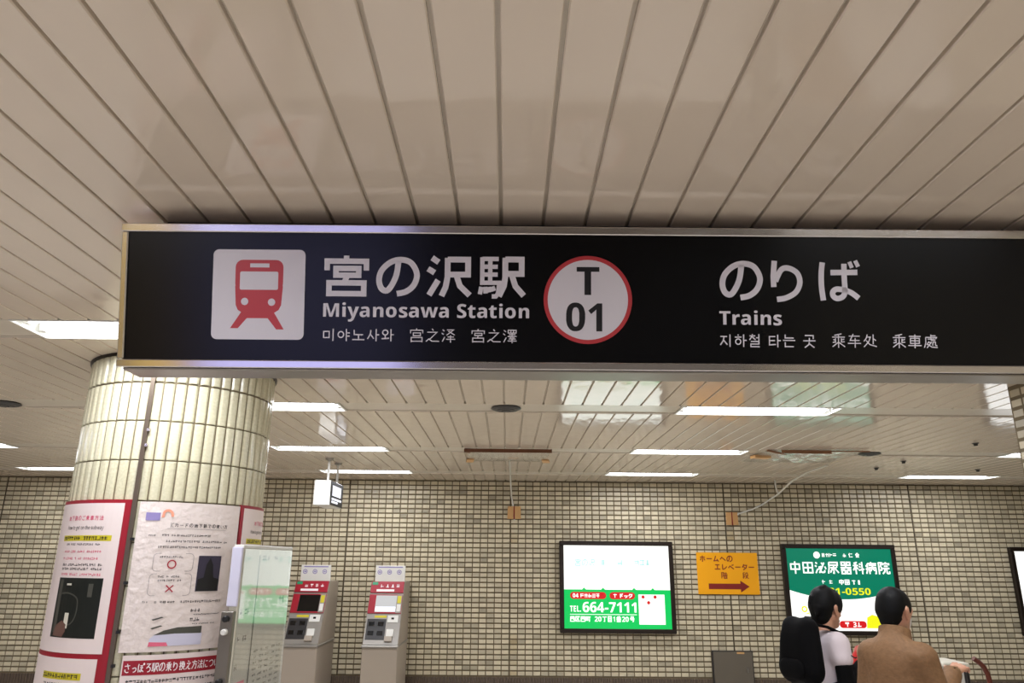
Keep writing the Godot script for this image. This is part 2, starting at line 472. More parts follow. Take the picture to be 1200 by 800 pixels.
# ---------------------------------------------------------------- materials
func materials() -> void:
	var m := mat("ceiling_paint", Color(0.84, 0.785, 0.715), 0.07)
	m.normal_enabled = true
	m.normal_texture = bumps(0.012, 5, 3.0)
	m.normal_scale = 0.10
	m.uv1_triplanar = true
	m.uv1_world_triplanar = true
	m.uv1_scale = Vector3(0.9, 0.9, 0.35)
	mat("channel_paint", Color(0.82, 0.78, 0.715), 0.22)
	mat("mortar", Color(0.46, 0.41, 0.32), 0.9)
	mat("joint_gap", Color(0.22, 0.19, 0.15), 0.8)
	m = mat("glazed_tile", Color(1, 1, 1), 0.33)
	m.vertex_color_use_as_albedo = true
	for i in 5:
		var t: float = [1.03, 0.98, 0.92, 0.86, 0.79][i]
		mat("tile_tone_%d" % i, Color(0.80 * t, 0.755 * t, 0.645 * t), 0.33)
	m = mat("base_tile", Color(0.34, 0.29, 0.24), 0.5)
	m = mat("concrete", Color(0.54, 0.51, 0.47), 0.8)
	grainy(m, 0.02, 0.85, Vector3(0.5, 0.5, 0.5))
	m = mat("floor_stone", Color(0.86, 0.83, 0.79), 0.35)
	grainy(m, 0.05, 0.88, Vector3(0.7, 0.7, 0.7), 4)
	m = mat("pillar_tile", Color(0.82, 0.795, 0.675), 0.2)
	grainy(m, 0.03, 0.9, Vector3(3, 3, 3), 9)
	mat("aluminium", Color(0.84, 0.82, 0.81), 0.14, 0.95)
	mat("steel", Color(0.55, 0.53, 0.5), 0.3, 0.9)
	mat("strip_metal", Color(0.40, 0.35, 0.30), 0.35, 0.6)
	mat("dark_bronze", Color(0.15, 0.11, 0.08), 0.4, 0.4)
	mat("sign_face", Color(0.022, 0.022, 0.03), 0.2, 0.0, 0.36)
	mat("sign_white", Color(0.84, 0.82, 0.84), 0.35)
	mat("sign_red", Color(0.72, 0.20, 0.22), 0.4)
	mat("sign_black", Color(0.05, 0.045, 0.05), 0.4)
	mat("black_gloss", Color(0.03, 0.03, 0.035), 0.15)
	mat("black_plastic", Color(0.045, 0.043, 0.045), 0.5)
	m = mat("paper", Color(0.90, 0.84, 0.82), 0.45)
	m = mat("crumpled_paper", Color(0.88, 0.83, 0.80), 0.35)
	m.normal_enabled = true
	m.normal_texture = bumps(0.02, 8, 8.0)
	m.normal_scale = 0.5
	m.uv1_triplanar = true
	m.uv1_scale = Vector3(1.6, 1.6, 1.6)
	mat("ink", Color(0.12, 0.09, 0.09), 0.6)
	mat("grey_ink", Color(0.55, 0.51, 0.5), 0.6)
	mat("red_ink", Color(0.66, 0.10, 0.18), 0.5)
	mat("pink_ink", Color(0.87, 0.40, 0.50), 0.5)
	mat("yellow_ink", Color(0.80, 0.74, 0.10), 0.5)
	mat("purple_ink", Color(0.55, 0.50, 0.70), 0.5)
	mat("orange_ink", Color(0.93, 0.60, 0.48), 0.5)
	mat("pale_blue_ink", Color(0.80, 0.79, 0.86), 0.5)
	mat("white_ink", Color(0.94, 0.90, 0.90), 0.5)
	mat("photo_dark", Color(0.10, 0.115, 0.10), 0.3)
	mat("photo_mid", Color(0.30, 0.30, 0.27), 0.3)
	mat("photo_violet", Color(0.22, 0.20, 0.27), 0.3)
	mat("skin_print", Color(0.42, 0.30, 0.26), 0.4)
	mat("red_panel", Color(0.60, 0.075, 0.15), 0.35)
	mat("machine_beige", Color(0.66, 0.61, 0.55), 0.45)
	mat("machine_grey", Color(0.58, 0.56, 0.53), 0.35, 0.3)
	mat("machine_dark", Color(0.16, 0.15, 0.15), 0.4)
	mat("white_plastic", Color(0.86, 0.85, 0.82), 0.4)
	mat("green_label", Color(0.15, 0.55, 0.38), 0.4)
	mat("yellow_board", Color(0.96, 0.66, 0.03), 0.4)
	mat("brown_red_ink", Color(0.50, 0.10, 0.06), 0.5)
	mat("orange_tape", Color(0.78, 0.60, 0.38), 0.5)
	mat("brown_tape", Color(0.42, 0.25, 0.13), 0.45)
	mat("pale_tape", Color(0.58, 0.41, 0.28), 0.5)
	m = mat("clear_sheet", Color(0.93, 0.95, 0.92, 0.22), 0.12)
	m.transparency = BaseMaterial3D.TRANSPARENCY_ALPHA
	m.cull_mode = BaseMaterial3D.CULL_DISABLED
	mat("hose", Color(0.85, 0.84, 0.80), 0.25)
	m = mat("acrylic", Color(0.95, 0.98, 0.96, 0.06), 0.04)
	m.transparency = BaseMaterial3D.TRANSPARENCY_ALPHA
	mat("map_paper", Color(0.84, 0.82, 0.75), 0.5)
	mat("map_sheet", Color(0.74, 0.72, 0.66), 0.5)
	mat("hatch_grey", Color(0.42, 0.39, 0.34), 0.4, 0.3)
	mat("diffuser_dark", Color(0.20, 0.19, 0.17), 0.5)
	mat("lamp_reflector", Color(0.93, 0.93, 0.90), 0.4)
	glow("tube_glow", Color(0.95, 0.965, 1.0), 11.0)
	glow("box_white", Color(1.0, 1.0, 0.98), 1.25)
	glow("box_green", Color(0.0, 0.80, 0.36), 0.95)
	glow("box_pale_mint", Color(0.80, 0.98, 0.92), 1.0)
	glow("box_teal", Color(0.0, 0.48, 0.36), 0.95)
	glow("box_red", Color(0.86, 0.10, 0.12), 0.9)
	glow("box_yellow", Color(0.95, 0.95, 0.10), 1.0)
	glow("box_pale_yellow", Color(0.98, 0.97, 0.62), 1.05)
	glow("box_mint_text", Color(0.70, 0.90, 0.88), 1.0)
	glow("screen_light", Color(0.80, 0.80, 0.80), 0.85)
	glow("screen_white", Color(0.95, 0.96, 1.0), 1.2)
	glow("added_cool_glow", Color(0.78, 0.77, 1.0), 1.0)  # glow of the bluish panel added behind the camera
	glow("added_amber_glow", Color(0.95, 0.80, 0.30), 0.65)  # glow of the amber panel added behind the camera
	# clothing and bodies
	m = mat("skin", Color(0.78, 0.58, 0.47), 0.5)
	m.subsurf_scatter_enabled = true
	m.subsurf_scatter_strength = 0.1
	mat("hair", Color(0.02, 0.018, 0.02), 0.6, 0.0, 0.3)
	m = mat("tan_coat", Color(0.54, 0.395, 0.255), 0.75)
	grainy(m, 0.03, 0.82, Vector3(2.5, 2.5, 2.5), 12)
	m.normal_enabled = true
	m.normal_texture = bumps(0.02, 15, 6.0)
	m.normal_scale = 0.6
	mat("coat_lining", Color(0.16, 0.12, 0.10), 0.8)
	mat("white_mask", Color(0.88, 0.87, 0.86), 0.8)
	m = mat("white_shirt", Color(0.84, 0.79, 0.80), 0.8)
	m = mat("black_cloth", Color(0.022, 0.02, 0.024), 0.85, 0.0, 0.25)
	mat("navy_cloth", Color(0.06, 0.06, 0.09), 0.8)
	mat("eye_white", Color(0.9, 0.9, 0.88), 0.3)
	mat("shoe_black", Color(0.05, 0.045, 0.04), 0.4)
	mat("handrail_red", Color(0.72, 0.10, 0.10), 0.4)
	mat("brown_rail", Color(0.42, 0.20, 0.14), 0.45)


# ---------------------------------------------------------------- room
func build_room() -> void:
	var o := structure("floor", "pale stone floor of the concourse")
	part("slab", box(Vector3(0, -0.1, -3.1), Vector3(22, 0.2, 18), 0.001), M.floor_stone, o)
	o = structure("wall_left", "plain concrete side wall")
	part("wall_face", box(Vector3(-10.65, 1.6, -3.1), Vector3(0.3, 3.2, 18), 0.001), M.concrete, o)
	o = structure("wall_far_right", "plain concrete side wall beyond the tiled corner")
	part("wall_face", box(Vector3(10.65, 1.6, -3.1), Vector3(0.3, 3.2, 18), 0.001), M.concrete, o)
	o = structure("wall_front", "plain wall behind the photographer")
	part("wall_face", box(Vector3(0, 1.6, 5.65), Vector3(22, 3.2, 0.3), 0.001), M.concrete, o)
	# the tiled wall end at the right edge of the picture
	o = structure("wall_right", "tiled side wall whose end stands in front of the far concourse")
	part("wall_core", box(Vector3(3.83, 1.5, 0.24), Vector3(0.64, 3.0, 10.52), 0.002), M.mortar, o)
	var st := begin()
	var nz := 90
	for i in nz:
		for j in 41:
			var z := -5.01 + (i + 0.5) * 0.115
			var y := 0.05 + (j + 0.5) * 0.0715
			tile_at(st, Transform3D(Basis(Vector3.UP, -PI / 2), Vector3(3.51, y, z)), tone())
	for i in 5:
		for j in 41:
			tile_at(st, Transform3D(Basis(Vector3.UP, PI), Vector3(3.57 + i * 0.115, 0.05 + (j + 0.5) * 0.0715, -5.02)), tone())
	var t := part("tile_field", st, M.glazed_tile, o)
	t.set_meta("kind", "stuff")

func tone() -> Color:
	var t: float = [1.03, 0.98, 0.92, 0.86, 0.79][clampi(int(absf(rng.randfn(0.0, 1.7))), 0, 4)]
	return Color(0.80 * t, 0.755 * t, 0.645 * t).srgb_to_linear()

# one wall tile, its face 7 mm proud of the mortar, chamfered
func tile_at(st: SurfaceTool, xf: Transform3D, c: Color, w := 0.102, h := 0.053) -> void:
	var a := w / 2; var b := h / 2; var e := 0.004; var d := 0.004
	var f := [xf * Vector3(-a + e, -b + e, d), xf * Vector3(a - e, -b + e, d), xf * Vector3(a - e, b - e, d), xf * Vector3(-a + e, b - e, d)]
	var g := [xf * Vector3(-a, -b, -0.008), xf * Vector3(a, -b, -0.008), xf * Vector3(a, b, -0.008), xf * Vector3(-a, b, -0.008)]
	st.set_color(c)
	var n := xf.basis.z
	quad(st, f[0], f[1], f[2], f[3], n)
	for k in 4:
		var l := (k + 1) % 4
		var out: Vector3 = [xf.basis * Vector3(0, -1, 0.3), xf.basis * Vector3(1, 0, 0.3), xf.basis * Vector3(0, 1, 0.3), xf.basis * Vector3(-1, 0, 0.3)][k]
		quad(st, f[k], f[l], g[l], g[k], out)


func build_back_wall() -> void:
	var o := structure("wall_back", "far wall clad in small beige glazed tiles")
	part("wall_core", box(Vector3(0, 1.5, WALL_Z - 0.17), Vector3(21.4, 3.06, 0.32), 0.001), M.mortar, o)
	var edges := [-10.5, -7.8, -5.13, -2.46, 0.05, 3.37, 6.28, 9.2, 10.5]
	var st := begin()
	var one := begin()
	tile_at(one, Transform3D(), Color.WHITE)
	var tile_mesh := one.commit()
	var count := 0
	var y0 := 0.19
	for k in edges.size() - 1:
		var gap := 0.012 if k != 4 else 0.006
		var w: float = edges[k + 1] - edges[k] - gap
		var n := roundi(w / 0.115)
		var p := w / n
		for i in n:
			var x: float = edges[k] + gap / 2 + (i + 0.5) * p
			for j in 39:
				var y := y0 + (j + 0.5) * 0.0719
				var t := clampi(int(absf(rng.randfn(0.0, 1.7))), 0, 4)
				var xf := Transform3D(Basis(), Vector3(x, y, WALL_Z))
				if x > -1.42 and x < 0.62 and y > 0.85 and y < 2.08 and count < 300:
					var q := MeshInstance3D.new()
					q.name = "tile"
					q.mesh = tile_mesh
					q.material_override = M["tile_tone_%d" % t]
					q.transform = xf
					o.add_child(q, true)
					count += 1
				else:
					var v: float = [1.03, 0.98, 0.92, 0.86, 0.79][t]
					var c := Color(0.80 * v, 0.755 * v, 0.645 * v)
					# seepage stains under the two drain hoses
					for s in [[0.1, 1.3, 2.42], [3.45, 2.05, 2.32], [0.1, 0.2, 0.9]]:
						if absf(x - s[0]) < 0.1 and y > s[1] and y < s[2] and rng.randf() < 0.4:
							c = c.lerp(Color(0.66, 0.56, 0.38), rng.randf_range(0.15, 0.5))
					tile_at(st, xf, c.srgb_to_linear())
	var f := part("tile_field", st, M.glazed_tile, o)
	f.set_meta("kind", "stuff")
	for x in edges.slice(1, -1):
		part("movement_joint", box(Vector3(x, 1.6, WALL_Z - 0.008), Vector3(0.008 if x != 0.05 else 0.003, 2.84, 0.004), 0.0005), M.joint_gap, o)
	# ribbed skirting tiles
	var b := structure("baseboard_back", "dark ribbed skirting tiles along the foot of the tiled wall")
	part("backing", box(Vector3(0, 0.09, WALL_Z - 0.003), Vector3(21, 0.18, 0.006), 0.001), M.mortar, b)
	st = begin()
	for i in 500:
		var x := -10.48 + i * 0.042
		tile_at(st, Transform3D(Basis(), Vector3(x, 0.09, WALL_Z + 0.008)), Color(0.36, 0.31, 0.26).srgb_to_linear(), 0.034, 0.172)
	f = part("skirting_tile_field", st, M.glazed_tile, b)
	f.set_meta("kind", "stuff")


# ---------------------------------------------------------------- ceiling
func panel_mesh(length: float, width := PITCH - 0.011, c := 0.014, r := 0.0035) -> ArrayMesh:
	# a painted strip with clipped end corners and rolled edges, face down at y = 0
	var st := begin()
	var a := width / 2; var l := length / 2
	var out := PackedVector2Array([Vector2(-a + c * 0.4, -l), Vector2(a - c * 0.4, -l), Vector2(a, -l + c), Vector2(a, l - c), Vector2(a - c * 0.4, l), Vector2(-a + c * 0.4, l), Vector2(-a, l - c), Vector2(-a, -l + c)])
	var n := out.size()
	var inner := PackedVector2Array()
	for p in out:
		inner.append(Vector2(p.x - signf(p.x) * r, p.y - signf(p.y) * r))
	for i in n:
		var j := (i + 1) % n
		var o3 := Vector3(out[i].x + out[j].x, 0, out[i].y + out[j].y).normalized()
		quad(st, Vector3(inner[i].x, 0, inner[i].y), Vector3(inner[j].x, 0, inner[j].y), Vector3(out[j].x, r, out[j].y), Vector3(out[i].x, r, out[i].y), o3 + Vector3.DOWN)
		quad(st, Vector3(out[i].x, r, out[i].y), Vector3(out[j].x, r, out[j].y), Vector3(out[j].x, 0.02, out[j].y), Vector3(out[i].x, 0.02, out[i].y), o3)
		if i > 0 and i < n - 1:
			tri(st, Vector3(inner[0].x, 0, inner[0].y), Vector3(inner[i].x, 0, inner[i].y), Vector3(inner[j].x, 0, inner[j].y), Vector3.DOWN)
	return st.commit()

func build_ceiling() -> void:
	var o := structure("ceiling", "glossy off-white metal strip ceiling with cross channels")
	part("ceiling_slab", box(Vector3(0, CEIL + 0.25, -3.1), Vector3(22, 0.3, 18), 0.001), M.concrete, o)
	var ends := [5.5]
	for z in ROWS:
		ends.append(z + CH + 0.006)
		ends.append(z - CH - 0.006)
	ends.append(WALL_Z)
	var count := 0
	for b in ends.size() / 2:
		var z1: float = ends[b * 2]; var z0: float = ends[b * 2 + 1]
		var mesh := panel_mesh(z1 - z0)
		part("joint_backing", box(Vector3(0, CEIL + 0.019, (z0 + z1) / 2), Vector3(21.0, 0.004, z1 - z0), 0.001), M.channel_paint, o)
		var st := begin()
		var any := false
		for k in range(-66, 67):
			var x := -0.034 + (k + 0.5) * PITCH
			var reach: Array = [[0, 0], [0, 0], [-1.3, 1.3], [-2.9, 2.7], [-4.6, 3.5], [-5.4, 5.3], [-6.6, 6.6], [-5.0, 5.0]][b]
			var here: bool = x > reach[0] and x < reach[1] and count < 300
			if here:
				var q := MeshInstance3D.new()
				q.name = "ceiling_panel"
				q.mesh = mesh
				q.material_override = M.ceiling_paint
				q.position = Vector3(x, CEIL, (z0 + z1) / 2)
				o.add_child(q, true)
				count += 1
			else:
				st.append_from(mesh, 0, Transform3D(Basis(), Vector3(x, CEIL, (z0 + z1) / 2)))
				any = true
		if any:
			var f := part("ceiling_panel_field", st, M.ceiling_paint, o)
			f.set_meta("kind", "stuff")
	# cross channels: flat cover strips between the lamps, with a lip on both sides
	for z in ROWS:
		var cuts := [-10.5]
		for x in LAMP_X:
			cuts.append(x - 0.64)
			cuts.append(x + 0.64)
		cuts.append(10.5)
		for i in cuts.size() / 2:
			var x0: float = cuts[i * 2]; var x1: float = cuts[i * 2 + 1]
			var st := begin()
			cbox(st, Vector3((x0 + x1) / 2, CEIL + 0.016, z), Vector3(x1 - x0, 0.012, CH * 2 - 0.03), 0.002)
			for s in [-1, 1]:
				cbox(st, Vector3((x0 + x1) / 2, CEIL + 0.008, z + s * (CH - 0.012)), Vector3(x1 - x0, 0.012, 0.016), 0.002)
			part("channel_cover", st, M.channel_paint, o)


func build_lamps() -> void:
	var place := ["farthest row behind the photographer", "row behind the photographer", "row in front of the hanging sign", "row just behind the hanging sign", "second row behind the hanging sign", "row of the taped leak sheets", "row nearest the tiled wall"]
	var side := ["beyond the pillar", "on the ticket machine side", "on the green advertisement side", "on the white advertisement side"]
	for r in ROWS.size():
		for x in LAMP_X:
			if x > 3.4 and ROWS[r] > -4.9:
				continue
			var z: float = ROWS[r]
			var o := thing("ceiling_lamp", "twin-tube ceiling lamp, " + place[r] + ", " + side[LAMP_X.find(x)], "lamp", Vector3(x, CEIL, z), "recessed ceiling lamps")
			var st := begin()
			# trough: top plate, two sloping sides, two ends
			cbox(st, Vector3(0, 0.085, 0), Vector3(1.28, 0.006, 0.24), 0.001)
			for s in [-1, 1]:
				quad(st, Vector3(-0.638, 0.0, s * 0.158), Vector3(0.638, 0.0, s * 0.158), Vector3(0.638, 0.084, s * 0.12), Vector3(-0.638, 0.084, s * 0.12), Vector3(0, -0.3, -s))
				quad(st, Vector3(s * 0.638, 0.0, -0.158), Vector3(s * 0.638, 0.0, 0.158), Vector3(s * 0.638, 0.084, 0.12), Vector3(s * 0.638, 0.084, -0.12), Vector3(-s, 0, 0))
				cbox(st, Vector3(0, 0.001, s * 0.162), Vector3(1.29, 0.008, 0.012), 0.001)
				cbox(st, Vector3(s * 0.641, 0.001, 0), Vector3(0.012, 0.008, 0.33), 0.001)
			part("reflector", st, M.lamp_reflector, o)
			for s in [-1, 1]:
				var tb := begin()
				tube(tb, PackedVector3Array([Vector3(-0.59, 0.032, s * 0.07), Vector3(0.59, 0.032, s * 0.07)]), 0.0165, 12)
				part("fluorescent_tube", tb, M.tube_glow, o)
				for t in [-1, 1]:
					part("lamp_holder", box(Vector3(t * 0.607, 0.043, s * 0.07), Vector3(0.03, 0.07, 0.04), 0.004), M.white_plastic, o)
			var l := AreaLight3D.new()
			l.name = "lamp_light"
			l.area_size = Vector2(1.18, 0.2)
			l.light_energy = LAMP_ENERGY
			l.light_color = Color(0.95, 0.965, 1.0)
			l.shadow_enabled = true
			l.area_range = 30.0
			l.area_attenuation = 2.0
			l.rotation.x = -PI / 2
			l.position = Vector3(0, 0.008, 0)
			o.add_child(l)
	# round air outlets on the channels
	for a in [[-0.02, ROWS[4], "dark round air outlet on the ceiling channel behind the hanging sign"], [-4.14, ROWS[4], "dark round air outlet in the ceiling left of the tiled pillar"], [4.11, ROWS[5], "dark round air outlet in the ceiling beside the wrinkled leak sheet"]]:
		var o := thing("air_outlet", a[2], "air vent", Vector3(a[0], CEIL, a[1]), "round ceiling air outlets")
		for k in 3:
			var st := begin()
			var r: float = [0.125, 0.085, 0.045][k]
			lathe(st, PackedVector2Array([Vector2(0.001, -0.012 - k * 0.006), Vector2(r * 0.8, -0.012 - k * 0.006), Vector2(r, 0.0 - k * 0.006), Vector2(r * 0.9, 0.012)]), Vector3.ZERO, 28)
			part(["outer_cone", "middle_cone", "centre_cone"][k], st, M.diffuser_dark, o)
	for a in [[4.80, -7.49], [4.79, -8.90], [4.79, -9.58], [6.16, -9.66]]:
		var o := thing("sprinkler_head", "tiny dark sprinkler head in the ceiling near the tiled wall end", "sprinkler", Vector3(a[0], CEIL, a[1]), "sprinkler heads")
		var st := begin()
		lathe(st, PackedVector2Array([Vector2(0.001, -0.03), Vector2(0.018, -0.028), Vector2(0.02, -0.012), Vector2(0.034, -0.004), Vector2(0.034, 0.004)]), Vector3.ZERO, 14)
		part("head", st, M.diffuser_dark, o)


# ---------------------------------------------------------------- the hanging sign
func build_sign() -> void:
	var o := thing("hanging_sign", "long black hanging station sign in an aluminium frame, with train pictogram and white lettering", "sign", Vector3(-1.378, 2.938, -2.39))
	o.rotation.z = 0.0025
	var t := deg_to_rad(13.0)
	var down := Vector3(0, -cos(t), -sin(t))
	var nrm := Vector3(0, -sin(t), cos(t))
	var W := 3.62
	var H := 0.51
	var f := flat(Vector3.ZERO, Vector3.RIGHT, down)
	var tilt := Basis(Vector3.RIGHT, t)
	# cabinet: slanting face, level underside, upright back
	var st := begin()
	var p := [Vector2(-0.004, -0.012), Vector2(-0.5 * sin(t), -0.497), Vector2(-0.245, -0.497), Vector2(-0.245, -0.004)]
	var prof := [Vector3(0, -0.004, -0.012), Vector3(0, -0.492, -0.012 - 0.492 * tan(t)), Vector3(0, -0.492, -0.245), Vector3(0, -0.004, -0.245)]
	for x in [0.012, W - 0.012]:
		var q: Array = prof.map(func(v): return v + Vector3(x, 0, 0))
		quad(st, q[0], q[1], q[2], q[3], Vector3(-1 if x < 1 else 1, 0, 0))
	var outs := [Vector3(0, 0, 1), Vector3.DOWN, Vector3(0, 0, -1), Vector3.UP]
	for i in 4:
		var j := (i + 1) % 4
		var a: Vector3 = prof[i]; var b: Vector3 = prof[j]
		quad(st, a + Vector3(0.012, 0, 0), b + Vector3(0.012, 0, 0), b + Vector3(W - 0.012, 0, 0), a + Vector3(W - 0.012, 0, 0), outs[i])
	part("cabinet", st, M.aluminium, o)
	# underside end trim: folded lips of the sheet
	part("underside_plate", box(Vector3(W / 2, -0.499, -0.185), Vector3(W - 0.03, 0.008, 0.125), 0.003), M.steel, o)
	st = begin()
	rect(st, 0.02, 0.026, W - 0.02, H - 0.026, f, -0.001)
	part("sign_face", st, M.sign_face, o)
	# frame
	part("frame_rail", box(f.call(W / 2, 0.0145, -0.004), Vector3(W, 0.029, 0.026), 0.003, tilt), M.aluminium, o)
	part("frame_rail", box(f.call(W / 2, H - 0.0135, -0.004), Vector3(W, 0.027, 0.026), 0.003, tilt), M.aluminium, o)
	part("frame_stile", box(f.call(0.0125, H / 2, -0.004), Vector3(0.023, H - 0.058, 0.024), 0.004, tilt), M.aluminium, o)
	part("frame_stile", box(f.call(W - 0.0125, H / 2, -0.004), Vector3(0.023, H - 0.058, 0.024), 0.004, tilt), M.aluminium, o)
	part("mounting_box", box(Vector3(W / 2 + 0.04, 0.027, -0.175), Vector3(W - 0.12, 0.066, 0.13), 0.003), M.black_plastic, o)
	# train pictogram
	st = begin()
	fill(st, rounded(0.326, 0.09, 0.652, 0.41, 0.02), f, 0.0003)
	var icon := part("pictogram", st, M.sign_white, o)
	icon.set_meta("label", "red front-view train on a white rounded square")
	st = begin()
	var U := func(x: float) -> float: return 0.326 + (x - 62.0) / 655.0 * 0.326
	var V := func(y: float) -> float: return 0.09 + (y - 75.0) / 650.0 * 0.32
	fill(st, rounded(U.call(222), V.call(150), U.call(562), V.call(375), 0.026), f, 0.0005)
	fill(st, PackedVector2Array([Vector2(U.call(222), V.call(340)), Vector2(U.call(562), V.call(340)), Vector2(U.call(552), V.call(478)), Vector2(U.call(535), V.call(512)), Vector2(U.call(505), V.call(532)), Vector2(U.call(480), V.call(572)), Vector2(U.call(305), V.call(572)), Vector2(U.call(272), V.call(530)), Vector2(U.call(245), V.call(512)), Vector2(U.call(230), V.call(478))]), f, 0.00055)
	fill(st, PackedVector2Array([Vector2(U.call(272), V.call(525)), Vector2(U.call(322), V.call(560)), Vector2(U.call(250), V.call(645)), Vector2(U.call(195), V.call(645))]), f, 0.0006)
	fill(st, PackedVector2Array([Vector2(U.call(450), V.call(560)), Vector2(U.call(500), V.call(525)), Vector2(U.call(575), V.call(652)), Vector2(U.call(522), V.call(652))]), f, 0.0006)
	part("train_shape", st, M.sign_red, icon)
	st = begin()
	rect(st, U.call(325), V.call(176), U.call(462), V.call(205), f, 0.0007)
	fill(st, rounded(U.call(255), V.call(235), U.call(527), V.call(367), 0.006), f, 0.0007)
	fill(st, disc(U.call(293), V.call(452), 0.013, 24), f, 0.0007)
	fill(st, disc(U.call(484), V.call(456), 0.013, 24), f, 0.0007)
	part("train_windows", st, M.sign_white, icon)
	# lettering
	for a in [["宮", 0.720, 0.112, 0.158, 0.143, 0.0195], ["の", 0.905, 0.114, 0.152, 0.138, 0.0205], ["沢", 1.084, 0.110, 0.158, 0.145, 0.0205], ["駅", 1.272, 0.108, 0.157, 0.147, 0.0205], ["の", 2.124, 0.118, 0.152, 0.138, 0.0205], ["り", 2.292, 0.112, 0.15, 0.147, 0.0195], ["ば", 2.477, 0.112, 0.148, 0.145, 0.0195]]:
		st = begin()
		glyph(st, a[0], a[1], a[2], a[3], a[4], a[5], f)
		part("large_character", st, M.sign_white, o)
	st = begin()
	latin(st, "Miyanosawa Station", 0.719, 0.276, 0.728, 0.068, f)
	part("english_name", st, M.sign_white, o)
	st = begin()
	words(st, "미야노사와", 0.719, 0.368, 0.046, 0.046, 0.0515, 0.0042, f)
	part("small_lettering", st, M.sign_white, o)
	st = begin()
	words(st, "宫之泽", 1.026, 0.367, 0.049, 0.048, 0.056, 0.0036, f)
	part("small_lettering", st, M.sign_white, o)
	st = begin()
	words(st, "宮之澤", 1.243, 0.368, 0.049, 0.047, 0.056, 0.0036, f)
	part("small_lettering", st, M.sign_white, o)
	# line badge
	st = begin()
	fill(st, disc(1.655, 0.26, 0.157, 64), f, 0.0003)
	var badge := part("line_badge", st, M.sign_red, o)
	st = begin()
	fill(st, disc(1.655, 0.26, 0.1425, 64), f, 0.0005)
	part("badge_disc", st, M.sign_white, badge)
	st = begin()
	latin(st, "T", 1.615, 0.143, 0.081, 0.1, f, 0.0007)
	part("badge_letter", st, M.sign_black, badge)
	st = begin()
	latin(st, "01", 1.578, 0.27, 0.128, 0.102, f, 0.0007)
	part("badge_number", st, M.sign_black, badge)
	st = begin()
	latin(st, "Trains", 2.121, 0.293, 0.222, 0.053, f)
	part("english_lettering", st, M.sign_white, o)
	st = begin()
	words(st, "지하철", 2.121, 0.377, 0.046, 0.047, 0.0512, 0.0042, f)
	words(st, "타는", 2.293, 0.377, 0.046, 0.047, 0.0512, 0.0042, f)
	words(st, "곳", 2.416, 0.377, 0.046, 0.047, 0.0512, 0.0042, f)
	part("small_lettering", st, M.sign_white, o)
	st = begin()
	words(st, "乘车处", 2.518, 0.374, 0.049, 0.048, 0.056, 0.0036, f)
	part("small_lettering", st, M.sign_white, o)
	st = begin()
	words(st, "乘車處", 2.733, 0.374, 0.049, 0.048, 0.056, 0.0036, f)
	part("small_lettering", st, M.sign_white, o)


# ---------------------------------------------------------------- the pillar and its posters
const PX := -2.19
const PZ := -4.88
const PR := 0.57

# print surface on the pillar: u is the angle in degrees from the hall side, v the height below the ceiling line y = 0
func round_surface(r: float) -> Callable:
	return func(u: float, v: float, lift: float) -> Vector3: return Vector3(sin(deg_to_rad(u)) * (r + lift), -v, cos(deg_to_rad(u)) * (r + lift))

func pillar_tile(h: float) -> ArrayMesh:
	# a glazed tile with a rounded face, standing on the +z side
	var st := begin()
	var half := deg_to_rad(2.85)
	var n := 6
	var xs := []
	for i in n + 1:
		var s := -1.0 + 2.0 * i / n
		xs.append(Vector3(sin(half * s) * PR, 0, cos(half * s) * PR - 0.001 + 0.011 * sqrt(maxf(0.0, 1.0 - pow(absf(s), 3.0))) - 0.008))
	var b := 0.004
	for i in n:
		var p: Vector3 = xs[i]; var q: Vector3 = xs[i + 1]
		quad(st, p + Vector3(0, -h / 2 + b, 0), q + Vector3(0, -h / 2 + b, 0), q + Vector3(0, h / 2 - b, 0), p + Vector3(0, h / 2 - b, 0), Vector3.BACK)
		for s in [-1, 1]:
			quad(st, p + Vector3(0, s * (h / 2 - b), 0), q + Vector3(0, s * (h / 2 - b), 0), q + Vector3(0, s * h / 2, -0.006), p + Vector3(0, s * h / 2, -0.006), Vector3(0, s, 0.3))
	for e in [0, n]:
		var p: Vector3 = xs[e]
		quad(st, p + Vector3(0, -h / 2, -0.015), p + Vector3(0, h / 2, -0.015), p + Vector3(0, h / 2 - b, 0), p + Vector3(0, -h / 2 + b, 0), Vector3(-1 if e == 0 else 1, 0, 0))
	return st.commit()

func patch(st: SurfaceTool, f: Callable, u0: float, u1: float, y0: float, y1: float, lift: float, thick := 0.003) -> void:
	var n := maxi(1, int(absf(u1 - u0) / 3.0) + 1)
	for i in n:
		var a := lerpf(u0, u1, float(i) / n); var b := lerpf(u0, u1, float(i + 1) / n)
		var rows := 1
		for j in rows:
			quad(st, f.call(a, -y0, lift), f.call(b, -y0, lift), f.call(b, -y1, lift), f.call(a, -y1, lift), f.call(a, -y0, 2.0) - f.call(a, -y0, 0.0))
		for y in [y0, y1]:
			quad(st, f.call(a, -y, lift), f.call(b, -y, lift), f.call(b, -y, lift - thick), f.call(a, -y, lift - thick), Vector3(0, 1 if y == y1 else -1, 0))
	for u in [u0, u1]:
		quad(st, f.call(u, -y0, lift), f.call(u, -y1, lift), f.call(u, -y1, lift - thick), f.call(u, -y0, lift - thick), f.call(u + (1.0 if u == u1 else -1.0), -y0, lift) - f.call(u, -y0, lift))

# degrees of arc for a length on the pillar face
func dg(m: float) -> float:
	return rad_to_deg(m / 0.585)

# round print surface whose u is metres of arc from angle u0 and v metres below height y0
func print_round(u0: float, y0: float, r: float) -> Callable:
	return func(u: float, v: float, lift: float) -> Vector3:
		var a := deg_to_rad(u0) + u / r
		return Vector3(sin(a) * (r + lift), y0 - v, cos(a) * (r + lift))

